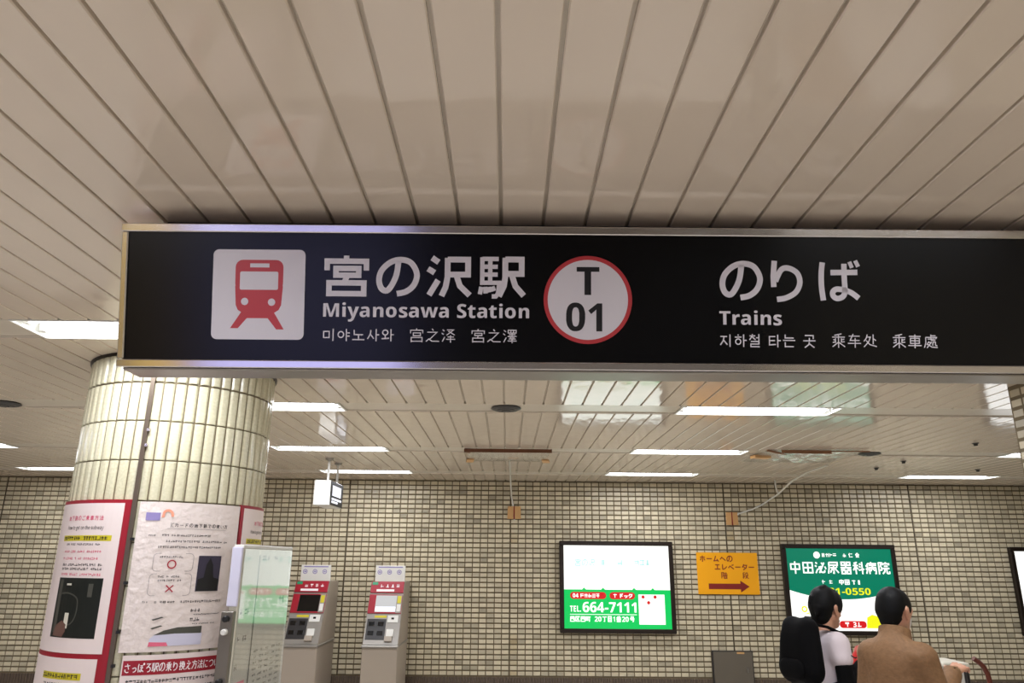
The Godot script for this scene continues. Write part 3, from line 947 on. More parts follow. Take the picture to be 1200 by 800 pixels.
func build_pillar() -> void:
	var o := thing("pillar", "round pillar clad in upright cream glazed tiles, wrapped in posters", "pillar", Vector3(PX, 0, PZ))
	var st := begin()
	lathe(st, PackedVector2Array([Vector2(PR - 0.012, 0), Vector2(PR - 0.012, CEIL + 0.02)]), Vector3.ZERO, 72)
	part("core", st, M.mortar, o)
	st = begin()
	lathe(st, PackedVector2Array([Vector2(PR - 0.02, CEIL - 0.012), Vector2(PR + 0.014, CEIL - 0.012), Vector2(PR + 0.014, CEIL + 0.01)]), Vector3.ZERO, 72)
	part("ceiling_ring", st, M.dark_bronze, o)
	var full := pillar_tile(0.227)
	var top := pillar_tile(0.170)
	var rest := begin()
	for j in 12:
		for i in 54:
			var a := deg_to_rad(i * 360.0 / 54 + 1.6)
			var y := 2.902 if j == 0 else 2.8105 - 0.2325 * (j - 0.5)
			var xf := Transform3D(Basis(Vector3.UP, a), Vector3(0, y, 0))
			if j < 4:
				var q := MeshInstance3D.new()
				q.name = "tile"
				q.mesh = top if j == 0 else full
				q.material_override = M.pillar_tile
				q.transform = xf
				o.add_child(q, true)
			else:
				rest.append_from(full, 0, xf)
	var tf := part("tile_field", rest, M.pillar_tile, o)
	tf.set_meta("kind", "stuff")
	var f := round_surface(0.578)
	# steel cover strip with black clips
	st = begin()
	patch(st, f, 4.6, 6.9, 0.05, CEIL - 0.02, 0.012, 0.03)
	part("cover_strip", st, M.strip_metal, o)
	for y in [1.90, 1.665, 1.41, 1.24, 2.43, 2.52]:
		st = begin()
		patch(st, f, 6.5, 8.2, y - 0.008, y + 0.008, 0.016, 0.03)
		part("clip", st, M.black_plastic if y < 2 else M.aluminium, o)

	# poster 1: red framed boarding guide
	var p := thing("poster", "red-framed boarding guide poster with yellow heading and dark photo, on the pillar", "poster", Vector3(PX, 0, PZ))
	st = begin()
	patch(st, f, -62.0, 4.2, 0.45, 2.118, 0.004, 0.02)
	part("board", st, M.red_panel, p)
	st = begin()
	patch(st, f, -61.0, 0.6, 1.298, 2.098, 0.006)
	part("sheet", st, M.paper, p)
	st = begin()
	patch(st, f, -61.0, -1.2, 0.47, 1.272, 0.006)
	part("sheet", st, M.paper, p)
	var R := 0.5845
	st = begin()
	var q := print_round(-39.0, 2.028, R)
	words(st, "地下鉄のご乗車方法", 0.0, 0.0, 0.026, 0.026, 0.033, 0.0034, q)
	part("red_heading", st, M.pink_ink, p)
	st = begin()
	for a in [[-38.0, -7.4, 1.838], [-38.0, -9.0, 1.80], [-37.5, -5.0, 1.714]]:
		scribble(st, 0.0, (a[1] - a[0]) / 57.3 * 0.585, 0.0, 0.015, print_round(a[0], a[2], R), 0.0004, 0.8)
	fine(part("red_lettering", st, M.pink_ink, p))
	st = begin()
	latin(st, "How to get on the subway", 0.0, 0.0, 0.295, 0.030, print_round(-38.5, 1.974, R), 0.0004, plain_font)
	part("black_heading", st, M.ink, p)
	st = begin()
	for a in [[-38.0, -9.0, 1.876, 0.012], [-37.5, -5.6, 1.766, 0.015], [-37.5, -6.2, 1.744, 0.015]]:
		scribble(st, 0.0, (a[1] - a[0]) / 57.3 * 0.585, 0.0, a[3], print_round(a[0], a[2], R), 0.0004, 0.9)
	fine(part("black_lettering", st, M.ink, p))
	st = begin()
	patch(st, f, -42.0, -4.0, 1.888, 1.919, 0.0066, 0.0004)
	part("yellow_band", st, M.yellow_ink, p)
	st = begin()
	patch(st, f, -38.0, -9.0, 1.165, 1.20, 0.0066, 0.0004)
	part("yellow_band", st, M.yellow_ink, p)
	st = begin()
	scribble(st, 0.0, 0.37, 0.0, 0.022, print_round(-41.0, 1.9145, R), 0.0012, 0.9)
	scribble(st, 0.0, 0.28, 0.0, 0.024, print_round(-37.5, 1.195, R), 0.0012, 0.9)
	scribble(st, 0.0, 0.2, 0.0, 0.02, print_round(-36.0, 1.15, R), 0.0012, 0.9)
	fine(part("band_lettering", st, M.ink, p))
	st = begin()
	patch(st, f, -38.0, -4.8, 1.374, 1.688, 0.0068, 0.0005)
	var pic := part("photo", st, M.photo_dark, p)
	st = begin()
	q = print_round(-38.0, 1.688, R)
	ribbon(st, smooth(PackedVector2Array([Vector2(0.04, 0.085), Vector2(0.12, 0.082), Vector2(0.185, 0.105), Vector2(0.20, 0.15), Vector2(0.195, 0.205), Vector2(0.17, 0.24), Vector2(0.13, 0.25)])), false, 0.004, q, 0.0012)
	part("photo_highlights", st, M.photo_mid, pic)
	st = begin()
	rect(st, 0.255, 0.03, 0.285, 0.1, q, 0.0012)
	part("photo_highlights", st, M.photo_mid, pic)
	st = begin()
	rect(st, 0.02, 0.01, 0.05, 0.29, q, 0.0010)
	part("photo_highlights", st, M.photo_mid, pic)
	st = begin()
	rect(st, 0.115, 0.185, 0.148, 0.265, q, 0.0014)
	part("photo_card", st, M.map_paper, pic)
	st = begin()
	rect(st, 0.09, 0.03, 0.13, 0.04, q, 0.0014)
	part("photo_card", st, M.map_paper, pic)
	st = begin()
	fill(st, PackedVector2Array([Vector2(0.03, 0.305), Vector2(0.05, 0.25), Vector2(0.10, 0.225), Vector2(0.135, 0.245), Vector2(0.14, 0.28), Vector2(0.12, 0.31)]), q, 0.0016, 0.02)
	part("photo_hand", st, M.skin_print, pic)

	# poster 2: crumpled white card guide
	p = thing("poster", "crumpled white paper guide with red circle and cross marks, on the pillar", "poster", Vector3(PX, 0, PZ))
	st = begin()
	for i in 30:
		for j in 40:
			var c := []
			for k in [[0, 0], [1, 0], [1, 1], [0, 1]]:
				var u: float = lerpf(8.8, 67.2, (i + k[0]) / 30.0); var y: float = lerpf(1.305, 2.108, (j + k[1]) / 40.0)
				c.append(f.call(u, -y, 0.0063 + 0.0007 * sin(u * 0.9 + y * 31.0) * sin(y * 17.0 - u * 0.21)))
			quad(st, c[0], c[1], c[2], c[3], f.call(lerpf(8.8, 67.2, i / 30.0), 0, 2) - f.call(lerpf(8.8, 67.2, i / 30.0), 0, 0))
	patch(st, f, 9.0, 67.0, 1.307, 2.106, 0.004, 0.004)
	part("sheet", st, M.crumpled_paper, p)
	R = 0.5865
	st = begin()
	latin(st, "IC", 0.0, 0.0, 0.018, 0.023, print_round(26.0, 1.992, R), 0.0004, plain_font)
	words(st, "カードの地下鉄での使い方", 0.022, 0.0, 0.02, 0.022, 0.0265, 0.0026, print_round(26.0, 1.992, R))
	part("title", st, M.ink, p)
	st = begin()
	for a in [[22.3, 49.6, 1.931, 0.013], [15.6, 19.3, 1.927, 0.010], [22.3, 60.0, 1.898, 0.013], [20.9, 56.1, 1.866, 0.013], [22.5, 35.8, 1.811, 0.012], [23.0, 35.0, 1.705, 0.012], [23.0, 35.6, 1.684, 0.012], [17.0, 20.0, 1.568, 0.010], [23.0, 60.0, 1.570, 0.014], [42.2, 48.2, 1.525, 0.02], [42.4, 48.2, 1.476, 0.02], [44.0, 60.0, 1.497, 0.008], [44.0, 58.0, 1.447, 0.008]]:
		scribble(st, 0.0, (a[1] - a[0]) / 57.3 * 0.585, 0.0, a[3], print_round(a[0], a[2], R), 0.0004, 0.95)
	fine(part("black_lettering", st, M.ink, p))
	st = begin()
	for a in [[19.7, 40.5, 1.824, 1.728], [19.0, 40.7, 1.714, 1.597]]:
		q = print_round(a[0], a[2], R)
		var w: float = (a[1] - a[0]) / 57.3 * 0.585
		ribbon(st, rounded(0, 0, w, a[2] - a[3], 0.02), true, 0.0011, q, 0.0004)
	rect(st, 0.0, 0.0, 0.34, 0.002, print_round(24.6, 1.962, R), 0.0004, 16)
	part("caption_outline", st, M.grey_ink, p)
	st = begin()
	q = print_round(29.3, 1.765, R)
	ribbon(st, disc(0, 0, 0.021, 28), true, 0.0032, q, 0.0005)
	part("circle_mark", st, M.red_ink, p)
	st = begin()
	q = print_round(29.7, 1.634, R)
	ribbon(st, PackedVector2Array([Vector2(-0.019, -0.018), Vector2(0.019, 0.018)]), false, 0.0032, q, 0.0005)
	ribbon(st, PackedVector2Array([Vector2(0.019, -0.018), Vector2(-0.019, 0.018)]), false, 0.0032, q, 0.00055)
	part("cross_mark", st, M.red_ink, p)
	st = begin()
	patch(st, f, 43.3, 57.0, 1.617, 1.813, 0.0085, 0.0005)
	pic = part("photo", st, M.photo_violet, p)
	st = begin()
	q = print_round(43.3, 1.813, R)
	fill(st, PackedVector2Array([Vector2(0.005, 0.195), Vector2(0.008, 0.13), Vector2(0.04, 0.12), Vector2(0.05, 0.05), Vector2(0.07, 0.01), Vector2(0.09, 0.05), Vector2(0.1, 0.12), Vector2(0.135, 0.13), Vector2(0.13, 0.195)]), q, 0.0022, 0.02)
	part("photo_figure", st, M.black_plastic, pic)
	st = begin()
	patch(st, f, 12.8, 20.2, 2.004, 2.048, 0.0085, 0.0005)
	part("card_picture", st, M.purple_ink, p)
	st = begin()
	q = print_round(24.0, 2.042, R)
	ribbon(st, smooth(PackedVector2Array([Vector2(-0.025, 0.02), Vector2(-0.02, -0.01), Vector2(0.0, -0.02), Vector2(0.02, -0.008), Vector2(0.025, 0.015)])), false, 0.007, q, 0.0005)
	part("flower_picture", st, M.orange_ink, p)
	st = begin()
	q = print_round(22.9, 1.43, R)
	fill(st, PackedVector2Array([Vector2(0.0, 0.096), Vector2(0.004, 0.055), Vector2(0.03, 0.035), Vector2(0.13, 0.03), Vector2(0.28, 0.035), Vector2(0.28, 0.098)]), q, 0.0006, 0.02)
	part("gate_picture", st, M.pale_blue_ink, p)
	st = begin()
	fill(st, PackedVector2Array([Vector2(0.02, 0.04), Vector2(0.07, 0.016), Vector2(0.14, 0.002), Vector2(0.275, 0.0), Vector2(0.275, 0.038), Vector2(0.13, 0.034)]), q, 0.0008, 0.02)
	part("gate_top_picture", st, M.photo_mid, p)
	for y in [-0.05, -0.005]:
		st = begin()
		fill(st, PackedVector2Array([Vector2(0.0, y + 0.008), Vector2(0.05, y - 0.006), Vector2(0.062, y - 0.002), Vector2(0.01, y + 0.014)]), q, 0.0008, 0.02)
		part("arrow_picture", st, M.photo_mid, p)
	st = begin()
	fill(st, PackedVector2Array([Vector2(0.0, 0.097), Vector2(0.002, 0.074), Vector2(0.09, 0.078), Vector2(0.10, 0.097)]), q, 0.001, 0.02)
	part("gate_lamp_picture", st, M.pink_ink, p)

	# poster 3: transfer notice with a red heading
	p = thing("poster", "transfer notice with white letters on a dark red heading band, low on the pillar", "poster", Vector3(PX, 0, PZ))
	st = begin()
	patch(st, f, 11.5, 68.0, 0.55, 1.29, 0.006, 0.006)
	part("sheet", st, M.paper, p)
	st = begin()
	patch(st, f, 12.2, 67.2, 1.19, 1.264, 0.0068, 0.0005)
	part("heading_band", st, M.red_panel, p)
	st = begin()
	words(st, "さっぽろ駅の乗り換え方法について", 0.0, 0.0, 0.031, 0.046, 0.0345, 0.0046, print_round(13.0, 1.25, 0.586))
	part("heading_lettering", st, M.white_ink, p)
	st = begin()
	for y in [1.168, 1.125, 1.08, 1.03]:
		scribble(st, 0.0, 0.5, 0.0, 0.019, print_round(14.5, y, R), 0.0004, 0.9)
	fine(part("black_lettering", st, M.ink, p))

	# poster 4: the red-edged poster round the side
	p = thing("poster", "red-edged poster on the side of the pillar behind the map board", "poster", Vector3(PX, 0, PZ))
	st = begin()
	patch(st, f, 68.6, 128.0, 0.45, 2.118, 0.004, 0.02)
	part("board", st, M.red_panel, p)
	st = begin()
	patch(st, f, 71.2, 127.0, 0.47, 2.10, 0.006)
	part("sheet", st, M.paper, p)
	st = begin()
	patch(st, f, 76.0, 118.0, 1.888, 1.919, 0.0066, 0.0004)
	part("yellow_band", st, M.yellow_ink, p)
	st = begin()
	words(st, "地下鉄のご乗車方法", 0.0, 0.0, 0.026, 0.026, 0.033, 0.0034, print_round(84.0, 2.028, 0.5845))
	part("red_lettering", st, M.pink_ink, p)
	st = begin()
	latin(st, "How to get on the subway", 0.0, 0.0, 0.295, 0.030, print_round(80.0, 1.974, 0.5845), 0.0004, plain_font)
	scribble(st, 0.0, 0.37, 0.0, 0.022, print_round(77.0, 1.9145, 0.5845), 0.0012, 0.9)
	fine(part("black_lettering", st, M.ink, p))


# ---------------------------------------------------------------- things on the far wall
func lightbox(label: String, x0: float, x1: float, y0: float, y1: float, z := WALL_Z, turn := 0.0) -> Node3D:
	# frame with mitred bars, its origin at the top left of the lit face
	var w := x1 - x0; var h := y1 - y0
	var o := thing("ad_or_added_lightbox", label, "advertisement", Vector3(x0, y1, z))  # wall advertisements, and the two panels added behind the camera
	o.rotation.y = turn
	part("case", box(Vector3(w / 2, -h / 2, 0.035), Vector3(w - 0.02, h - 0.02, 0.06), 0.004), M.dark_bronze, o)
	for s in [0, 1]:
		part("frame_bar", box(Vector3(w / 2, -0.032 - s * (h - 0.064), 0.06), Vector3(w, 0.064, 0.07), 0.008), M.dark_bronze, o)
		part("frame_bar", box(Vector3(0.032 + s * (w - 0.064), -h / 2, 0.06), Vector3(0.064, h - 0.128, 0.07), 0.008), M.dark_bronze, o)
	return o

func panel_light(o: Node3D, at: Vector3, size: Vector2, energy: float, c: Color) -> void:
	var l := AreaLight3D.new()
	l.name = "panel_light"
	l.area_size = size
	l.light_energy = energy
	l.light_color = c
	l.shadow_enabled = true
	l.area_range = 30.0
	l.area_attenuation = 2.0
	l.rotation.y = PI
	l.position = at
	o.add_child(l)

func build_wall_things() -> void:
	# advertisement 1
	var o := lightbox("lit clinic advertisement, white above and bright green below, left of the yellow elevator sign", 0.795, 2.515, 0.79, 2.10)
	var f := flat(Vector3(0.064, -0.064, 0.068), Vector3.RIGHT, Vector3.DOWN)
	var st := begin()
	rect(st, 0, 0, 1.592, 1.182, f, 0.0)
	part("lit_panel", st, M.box_white, o)
	st = begin()
	rect(st, 0, 0.635, 1.592, 1.182, f, 0.001)
	for x in [0.30, 0.585, 1.05, 1.33]:
		fill(st, PackedVector2Array([Vector2(x - 0.03, 0.636), Vector2(x, 0.605), Vector2(x + 0.03, 0.636)]), f, 0.0012)
	part("green_print", st, M.box_green, o)
	st = begin()
	words(st, "宮の沢", 0.17, 0.20, 0.09, 0.10, 0.105, 0.012, f, 0.0015)
	part("lettering", st, M.box_mint_text, o)
	st = begin()
	scribble(st, 0.55, 1.4, 0.20, 0.09, f, 0.0015, 0.7)
	fine(part("fine_print", st, M.box_mint_text, o))
	st = begin()
	fill(st, rounded(0.09, 0.67, 0.63, 0.77, 0.05), f, 0.0015)
	part("red_print", st, M.box_red, o)
	st = begin()
	fill(st, rounded(0.68, 0.67, 1.06, 0.77, 0.05), f, 0.0015)
	part("red_print", st, M.box_red, o)
	st = begin()
	fill(st, disc(1.18, 0.735, 0.025, 12), f, 0.003)
	part("red_print", st, M.box_red, o)
	st = begin()
	fill(st, disc(1.36, 0.735, 0.025, 12), f, 0.003)
	part("red_print", st, M.box_red, o)
	st = begin()
	fill(st, disc(1.26, 0.815, 0.025, 12), f, 0.003)
	part("red_print", st, M.box_red, o)
	st = begin()
	rect(st, 1.11, 0.70, 1.50, 1.12, f, 0.002)
	part("white_print", st, M.box_white, o)
	st = begin()
	latin(st, "04", 0.13, 0.69, 0.085, 0.06, f, 0.002)
	part("lettering", st, M.box_white, o)
	st = begin()
	scribble(st, 0.24, 0.58, 0.69, 0.062, f, 0.002, 1.0)
	fine(part("fine_print", st, M.box_white, o))
	st = begin()
	words(st, "ドック", 0.82, 0.69, 0.065, 0.06, 0.07, 0.013, f, 0.002)
	part("lettering", st, M.box_white, o)
	st = begin()
	scribble(st, 0.735, 0.81, 0.69, 0.062, f, 0.002, 1.0)
	fine(part("fine_print", st, M.box_white, o))
	st = begin()
	latin(st, "TEL.", 0.085, 0.865, 0.165, 0.085, f, 0.002)
	part("lettering", st, M.box_white, o)
	st = begin()
	latin(st, "664-7111", 0.275, 0.81, 0.80, 0.145, f, 0.002)
	part("lettering", st, M.box_white, o)
	st = begin()
	ribbon(st, PackedVector2Array([Vector2(0.085, 0.985), Vector2(1.08, 0.985)]), false, 0.004, f, 0.002)
	part("printed_line", st, M.box_white, o)
	st = begin()
	words(st, "西区西町", 0.085, 1.01, 0.072, 0.075, 0.078, 0.012, f, 0.002)
	part("lettering", st, M.box_white, o)
	st = begin()
	scribble(st, 0.40, 0.44, 1.01, 0.07, f, 0.002, 1.0)
	fine(part("fine_print", st, M.box_white, o))
	st = begin()
	latin(st, "20", 0.45, 1.012, 0.1, 0.072, f, 0.002)
	part("lettering", st, M.box_white, o)
	st = begin()
	words(st, "丁目", 0.56, 1.01, 0.072, 0.075, 0.078, 0.012, f, 0.002)
	part("lettering", st, M.box_white, o)
	st = begin()
	latin(st, "1", 0.725, 1.012, 0.025, 0.072, f, 0.002)
	part("lettering", st, M.box_white, o)
	st = begin()
	words(st, "番", 0.77, 1.01, 0.072, 0.075, 0.078, 0.012, f, 0.002)
	part("lettering", st, M.box_white, o)
	st = begin()
	latin(st, "20", 0.855, 1.012, 0.1, 0.072, f, 0.002)
	part("lettering", st, M.box_white, o)
	st = begin()
	words(st, "号", 0.97, 1.01, 0.072, 0.075, 0.078, 0.012, f, 0.002)
	part("lettering", st, M.box_white, o)
	panel_light(o, Vector3(0.86, -0.655, 0.1), Vector2(1.55, 1.15), 0.25, Color(0.85, 1.0, 0.92))
	# advertisement 2
	o = lightbox("lit hospital advertisement with a dark green field curving over white, behind the two passengers", 4.175, 5.90, 0.79, 2.085)
	st = begin()
	rect(st, 0, 0, 1.597, 1.167, f, 0.0)
	part("lit_panel", st, M.box_white, o)
	st = begin()
	var p := PackedVector2Array([Vector2(0, 0), Vector2(1.597, 0)])
	for i in 21:
		var x := 1.597 * (1.0 - i / 20.0)
		p.append(Vector2(x, 0.60 + 0.13 * (1.0 - pow((x - 0.8) / 0.8, 2))))
	fill(st, p, f, 0.001)
	part("green_print", st, M.box_teal, o)
	st = begin()
	words(st, "中田泌尿器科病院", 0.035, 0.19, 0.172, 0.175, 0.192, 0.021, f, 0.002)
	part("lettering", st, M.box_white, o)
	st = begin()
	fill(st, disc(0.465, 0.095, 0.05, 24), f, 0.002)
	part("white_print", st, M.box_white, o)
	st = begin()
	scribble(st, 0.54, 0.82, 0.065, 0.06, f, 0.002, 1.0)
	fine(part("fine_print", st, M.box_white, o))
	st = begin()
	scribble(st, 0.86, 0.93, 0.065, 0.06, f, 0.002, 1.0)
	fine(part("fine_print", st, M.box_white, o))
	st = begin()
	words(st, "仁", 0.95, 0.06, 0.065, 0.065, 0.1, 0.01, f, 0.002)
	part("lettering", st, M.box_white, o)
	st = begin()
	words(st, "会", 1.05, 0.06, 0.065, 0.065, 0.1, 0.01, f, 0.002)
	part("lettering", st, M.box_white, o)
	st = begin()
	scribble(st, 0.50, 0.58, 0.45, 0.06, f, 0.002, 1.0)
	fine(part("fine_print", st, M.box_white, o))
	st = begin()
	scribble(st, 0.61, 0.69, 0.45, 0.06, f, 0.002, 1.0)
	fine(part("fine_print", st, M.box_white, o))
	st = begin()
	words(st, "中田", 0.76, 0.445, 0.075, 0.075, 0.085, 0.014, f, 0.002)
	part("lettering", st, M.box_white, o)
	st = begin()
	scribble(st, 0.95, 1.13, 0.45, 0.07, f, 0.002, 1.0)
	fine(part("fine_print", st, M.box_white, o))
	st = begin()
	latin(st, "681-0550", 0.50, 0.565, 0.72, 0.10, f, 0.002)
	part("lettering", st, M.box_yellow, o)
	st = begin()
	ribbon(st, smooth(PackedVector2Array([Vector2(0.475, 0.565), Vector2(0.425, 0.60), Vector2(0.415, 0.65), Vector2(0.45, 0.68)])), false, 0.012, f, 0.002)
	part("printed_line", st, M.box_yellow, o)
	st = begin()
	scribble(st, 0.22, 0.55, 0.90, 0.055, f, 0.002, 1.0)
	fine(part("fine_print", st, M.box_yellow, o))
	st = begin()
	ribbon(st, disc(0.20, 0.87, 0.035, 16), true, 0.01, f, 0.002)
	part("printed_line", st, M.box_yellow, o)
	st = begin()
	scribble(st, 0.1, 0.2, 1.03, 0.05, f, 0.002, 1.0)
	fine(part("fine_print", st, M.box_yellow, o))
	st = begin()
	fill(st, PackedVector2Array([Vector2(1.10, 1.13), Vector2(1.12, 0.98), Vector2(1.20, 0.94), Vector2(1.30, 0.97), Vector2(1.42, 0.87), Vector2(1.52, 0.93), Vector2(1.55, 1.13)]), f, 0.0015)
	part("yellow_print", st, M.box_yellow, o)
	st = begin()
	fill(st, rounded(0.70, 1.03, 1.10, 1.13, 0.045), f, 0.002)
	part("red_print", st, M.box_red, o)
	st = begin()
	scribble(st, 0.78, 0.88, 1.045, 0.07, f, 0.003, 1.0)
	fine(part("fine_print", st, M.box_white, o))
	st = begin()
	latin(st, "3", 0.90, 1.045, 0.05, 0.07, f, 0.003)
	part("lettering", st, M.box_white, o)
	st = begin()
	scribble(st, 0.96, 1.06, 1.045, 0.07, f, 0.003, 1.0)
	fine(part("fine_print", st, M.box_white, o))
	panel_light(o, Vector3(0.86, -0.65, 0.1), Vector2(1.55, 1.15), 0.2, Color(0.85, 1.0, 0.92))
	# advertisement 3
	o = lightbox("plain white lit advertisement beside the tiled wall end", 7.655, 9.38, 0.80, 2.07)
	st = begin()
	rect(st, 0, 0, 1.597, 1.142, f, 0.0)
	part("lit_panel", st, M.box_white, o)
	panel_light(o, Vector3(0.86, -0.63, 0.1), Vector2(1.55, 1.1), 0.3, Color(0.95, 0.97, 1.0))
	# yellow elevator sign
	o = thing("elevator_sign", "yellow wall sign pointing right to the platform elevator, with a dark red arrow", "sign", Vector3(2.885, 1.95, WALL_Z + 0.016))
	part("board", box(Vector3(0.463, -0.302, 0), Vector3(0.926, 0.603, 0.02), 0.004), M.yellow_board, o)
	f = flat(Vector3(0, 0, 0.0102), Vector3.RIGHT, Vector3.DOWN)
	st = begin()
	words(st, "ホームへの", 0.045, 0.045, 0.09, 0.09, 0.103, 0.015, f)
	part("lettering", st, M.brown_red_ink, o)
	st = begin()
	words(st, "エレベーター", 0.265, 0.165, 0.09, 0.09, 0.103, 0.015, f)
	part("lettering", st, M.brown_red_ink, o)
	st = begin()
	words(st, "階", 0.36, 0.285, 0.092, 0.09, 0.103, 0.011, f)
	part("lettering", st, M.brown_red_ink, o)
	st = begin()
	words(st, "段", 0.68, 0.285, 0.092, 0.09, 0.103, 0.011, f)
	part("lettering", st, M.brown_red_ink, o)
	st = begin()
	fill(st, PackedVector2Array([Vector2(0.16, 0.45), Vector2(0.64, 0.45), Vector2(0.64, 0.405), Vector2(0.775, 0.49), Vector2(0.64, 0.575), Vector2(0.64, 0.53), Vector2(0.16, 0.53)]), f, 0.0006)
	part("arrow", st, M.brown_red_ink, o)
	# service hatch
	o = thing("service_hatch", "grey metal service hatch at the foot of the tiled wall below the yellow sign", "hatch", Vector3(3.03, 0, WALL_Z + 0.02))
	part("frame", box(Vector3(0.295, 0.28, 0), Vector3(0.60, 0.565, 0.04), 0.004), M.machine_dark, o)
	part("door", box(Vector3(0.295, 0.28, 0.024), Vector3(0.57, 0.54, 0.02), 0.006), M.hatch_grey, o)
	part("latch", box(Vector3(0.50, 0.3, 0.038), Vector3(0.03, 0.06, 0.012), 0.003), M.steel, o)
	part("tape_strip", box(Vector3(0.41, 0.535, 0.0355), Vector3(0.11, 0.025, 0.001), 0.0004), M.orange_tape, o)


# ---------------------------------------------------------------- ticket machines
func build_machines() -> void:
	ticket_machine("ticket machine with red header and lit grey screen, standing clear of the map board", -1.93, false)
	ticket_machine("ticket machine with a dark screen, partly behind the map board", -3.005, true)

func ticket_machine(label: String, x0: float, dark: bool) -> void:
	var W := 0.475
	var o := thing("ticket_machine", label, "ticket machine", Vector3(x0, 0, -10.6), "ticket machines along the tiled wall")
	# lower cabinet
	part("lower_cabinet", box(Vector3(W / 2, 0.335, -0.5), Vector3(W, 0.67, 1.0), 0.008), M.machine_beige, o)
	part("counter_ledge", box(Vector3(W / 2, 0.683, -0.48), Vector3(W + 0.02, 0.03, 1.03), 0.008), M.machine_grey, o)
	part("plinth", box(Vector3(W / 2, 0.02, -0.49), Vector3(W + 0.006, 0.04, 0.99), 0.003), M.machine_dark, o)
	# upper body: wedge leaning back
	var st := begin()
	var prof := [Vector3(0, 0.698, -0.03), Vector3(0, 1.50, -0.46), Vector3(0, 1.50, -1.03), Vector3(0, 0.698, -1.03)]
	for x in [0.0, W]:
		quad(st, prof[0] + Vector3(x, 0, 0), prof[1] + Vector3(x, 0, 0), prof[2] + Vector3(x, 0, 0), prof[3] + Vector3(x, 0, 0), Vector3(-1 if x == 0.0 else 1, 0, 0))
	var outs := [Vector3(0, 0.4, 1), Vector3.UP, Vector3(0, 0, -1), Vector3.DOWN]
	for i in 4:
		var a: Vector3 = prof[i]; var b: Vector3 = prof[(i + 1) % 4]
		quad(st, a, b, b + Vector3(W, 0, 0), a + Vector3(W, 0, 0), outs[i])
	part("upper_cabinet", st, M.machine_beige, o)
	# sloping control panel: u right, v down the slope from the top edge
	var top := Vector3(0, 1.50, -0.46)
	var down := (Vector3(0, 0.698, -0.03) - top).normalized()
	var right := Vector3.RIGHT
	var nrm := down.cross(right).normalized()
	var bas := Basis(right, -down, nrm)
	var L := 0.91
	var f := flat(top, right, down)
	var slab := func(called: String, u0: float, v0: float, u1: float, v1: float, lift: float, m: Material, parent: Node) -> MeshInstance3D:
		return part(called, box(f.call((u0 + u1) / 2, (v0 + v1) / 2, lift / 2), Vector3(u1 - u0, v1 - v0, lift), 0.003, bas), m, parent)
	slab.call("face_plate", 0.0, 0.0, W, L, 0.008, M.machine_grey, o)
	var head: MeshInstance3D = slab.call("red_header", 0.005, 0.005, W - 0.005, 0.175, 0.02, M.red_panel, o)
	slab.call("green_label", 0.02, 0.015, 0.10, 0.06, 0.024, M.green_label, head)
	st = begin()
	for i in 4:
		scribble(st, 0.14 + i * 0.075, 0.14 + i * 0.075 + 0.052, 0.05, 0.05, f, 0.0215, 1.0)
	rect(st, 0.09, 0.125, 0.34, 0.158, f, 0.0215)
	part("header_lettering", st, M.white_ink, head)
	var b: MeshInstance3D = slab.call("screen_bezel", 0.005, 0.20, W - 0.005, 0.475, 0.018, M.red_panel, o)
	slab.call("bezel_side", W - 0.085, 0.205, W - 0.01, 0.47, 0.0205, M.machine_grey, b)
	slab.call("screen", 0.10, 0.215, 0.39, 0.455, 0.021, M.black_gloss if dark else M.screen_light, b)
	if not dark:
		st = begin()
		rect(st, 0.105, 0.38, 0.385, 0.45, f, 0.0216)
		part("screen_bar", st, M.screen_white, b)
	slab.call("note_label", W - 0.075, 0.22, W - 0.02, 0.33, 0.022, M.yellow_ink, b)
	slab.call("note_label", W - 0.075, 0.34, W - 0.02, 0.45, 0.022, M.white_plastic, b)
	slab.call("yellow_label", 0.11, 0.50, 0.28, 0.535, 0.0095, M.yellow_ink, o)
	var d: MeshInstance3D = slab.call("note_panel", 0.02, 0.55, 0.28, 0.84, 0.012, M.machine_dark, o)
	for i in 2:
		for j in 2:
			slab.call("note_slot", 0.045 + i * 0.125, 0.59 + j * 0.13, 0.125 + i * 0.125, 0.65 + j * 0.13, 0.018, M.black_gloss, d)
	var c: MeshInstance3D = slab.call("coin_panel", 0.295, 0.50, 0.44, 0.60, 0.016, M.white_plastic, o)
	slab.call("coin_slot", 0.345, 0.53, 0.385, 0.56, 0.018, M.black_gloss, c)
	slab.call("card_tray", 0.30, 0.70, 0.40, 0.80, 0.03, M.white_plastic, o)
	slab.call("ticket_tray", 0.285, 0.80, 0.385, 0.87, 0.04, M.machine_beige, o)
	# fare board on top
	var s := part("top_board", box(Vector3(W / 2 + 0.015, 1.61, -0.52), Vector3(W - 0.05, 0.22, 0.03), 0.004), M.white_plastic, o)
	f = flat(Vector3(0.04, 1.72, -0.5045), Vector3.RIGHT, Vector3.DOWN)
	st = begin()
	for x in [0.06, 0.20, 0.34]:
		ribbon(st, disc(x, 0.09, 0.028, 18), true, 0.005, f, 0.0005)
		rect(st, x - 0.014, 0.08, x + 0.014, 0.1, f, 0.0005)
	rect(st, 0.04, 0.015, 0.39, 0.03, f, 0.0005)
	part("board_print", st, M.purple_ink, s)


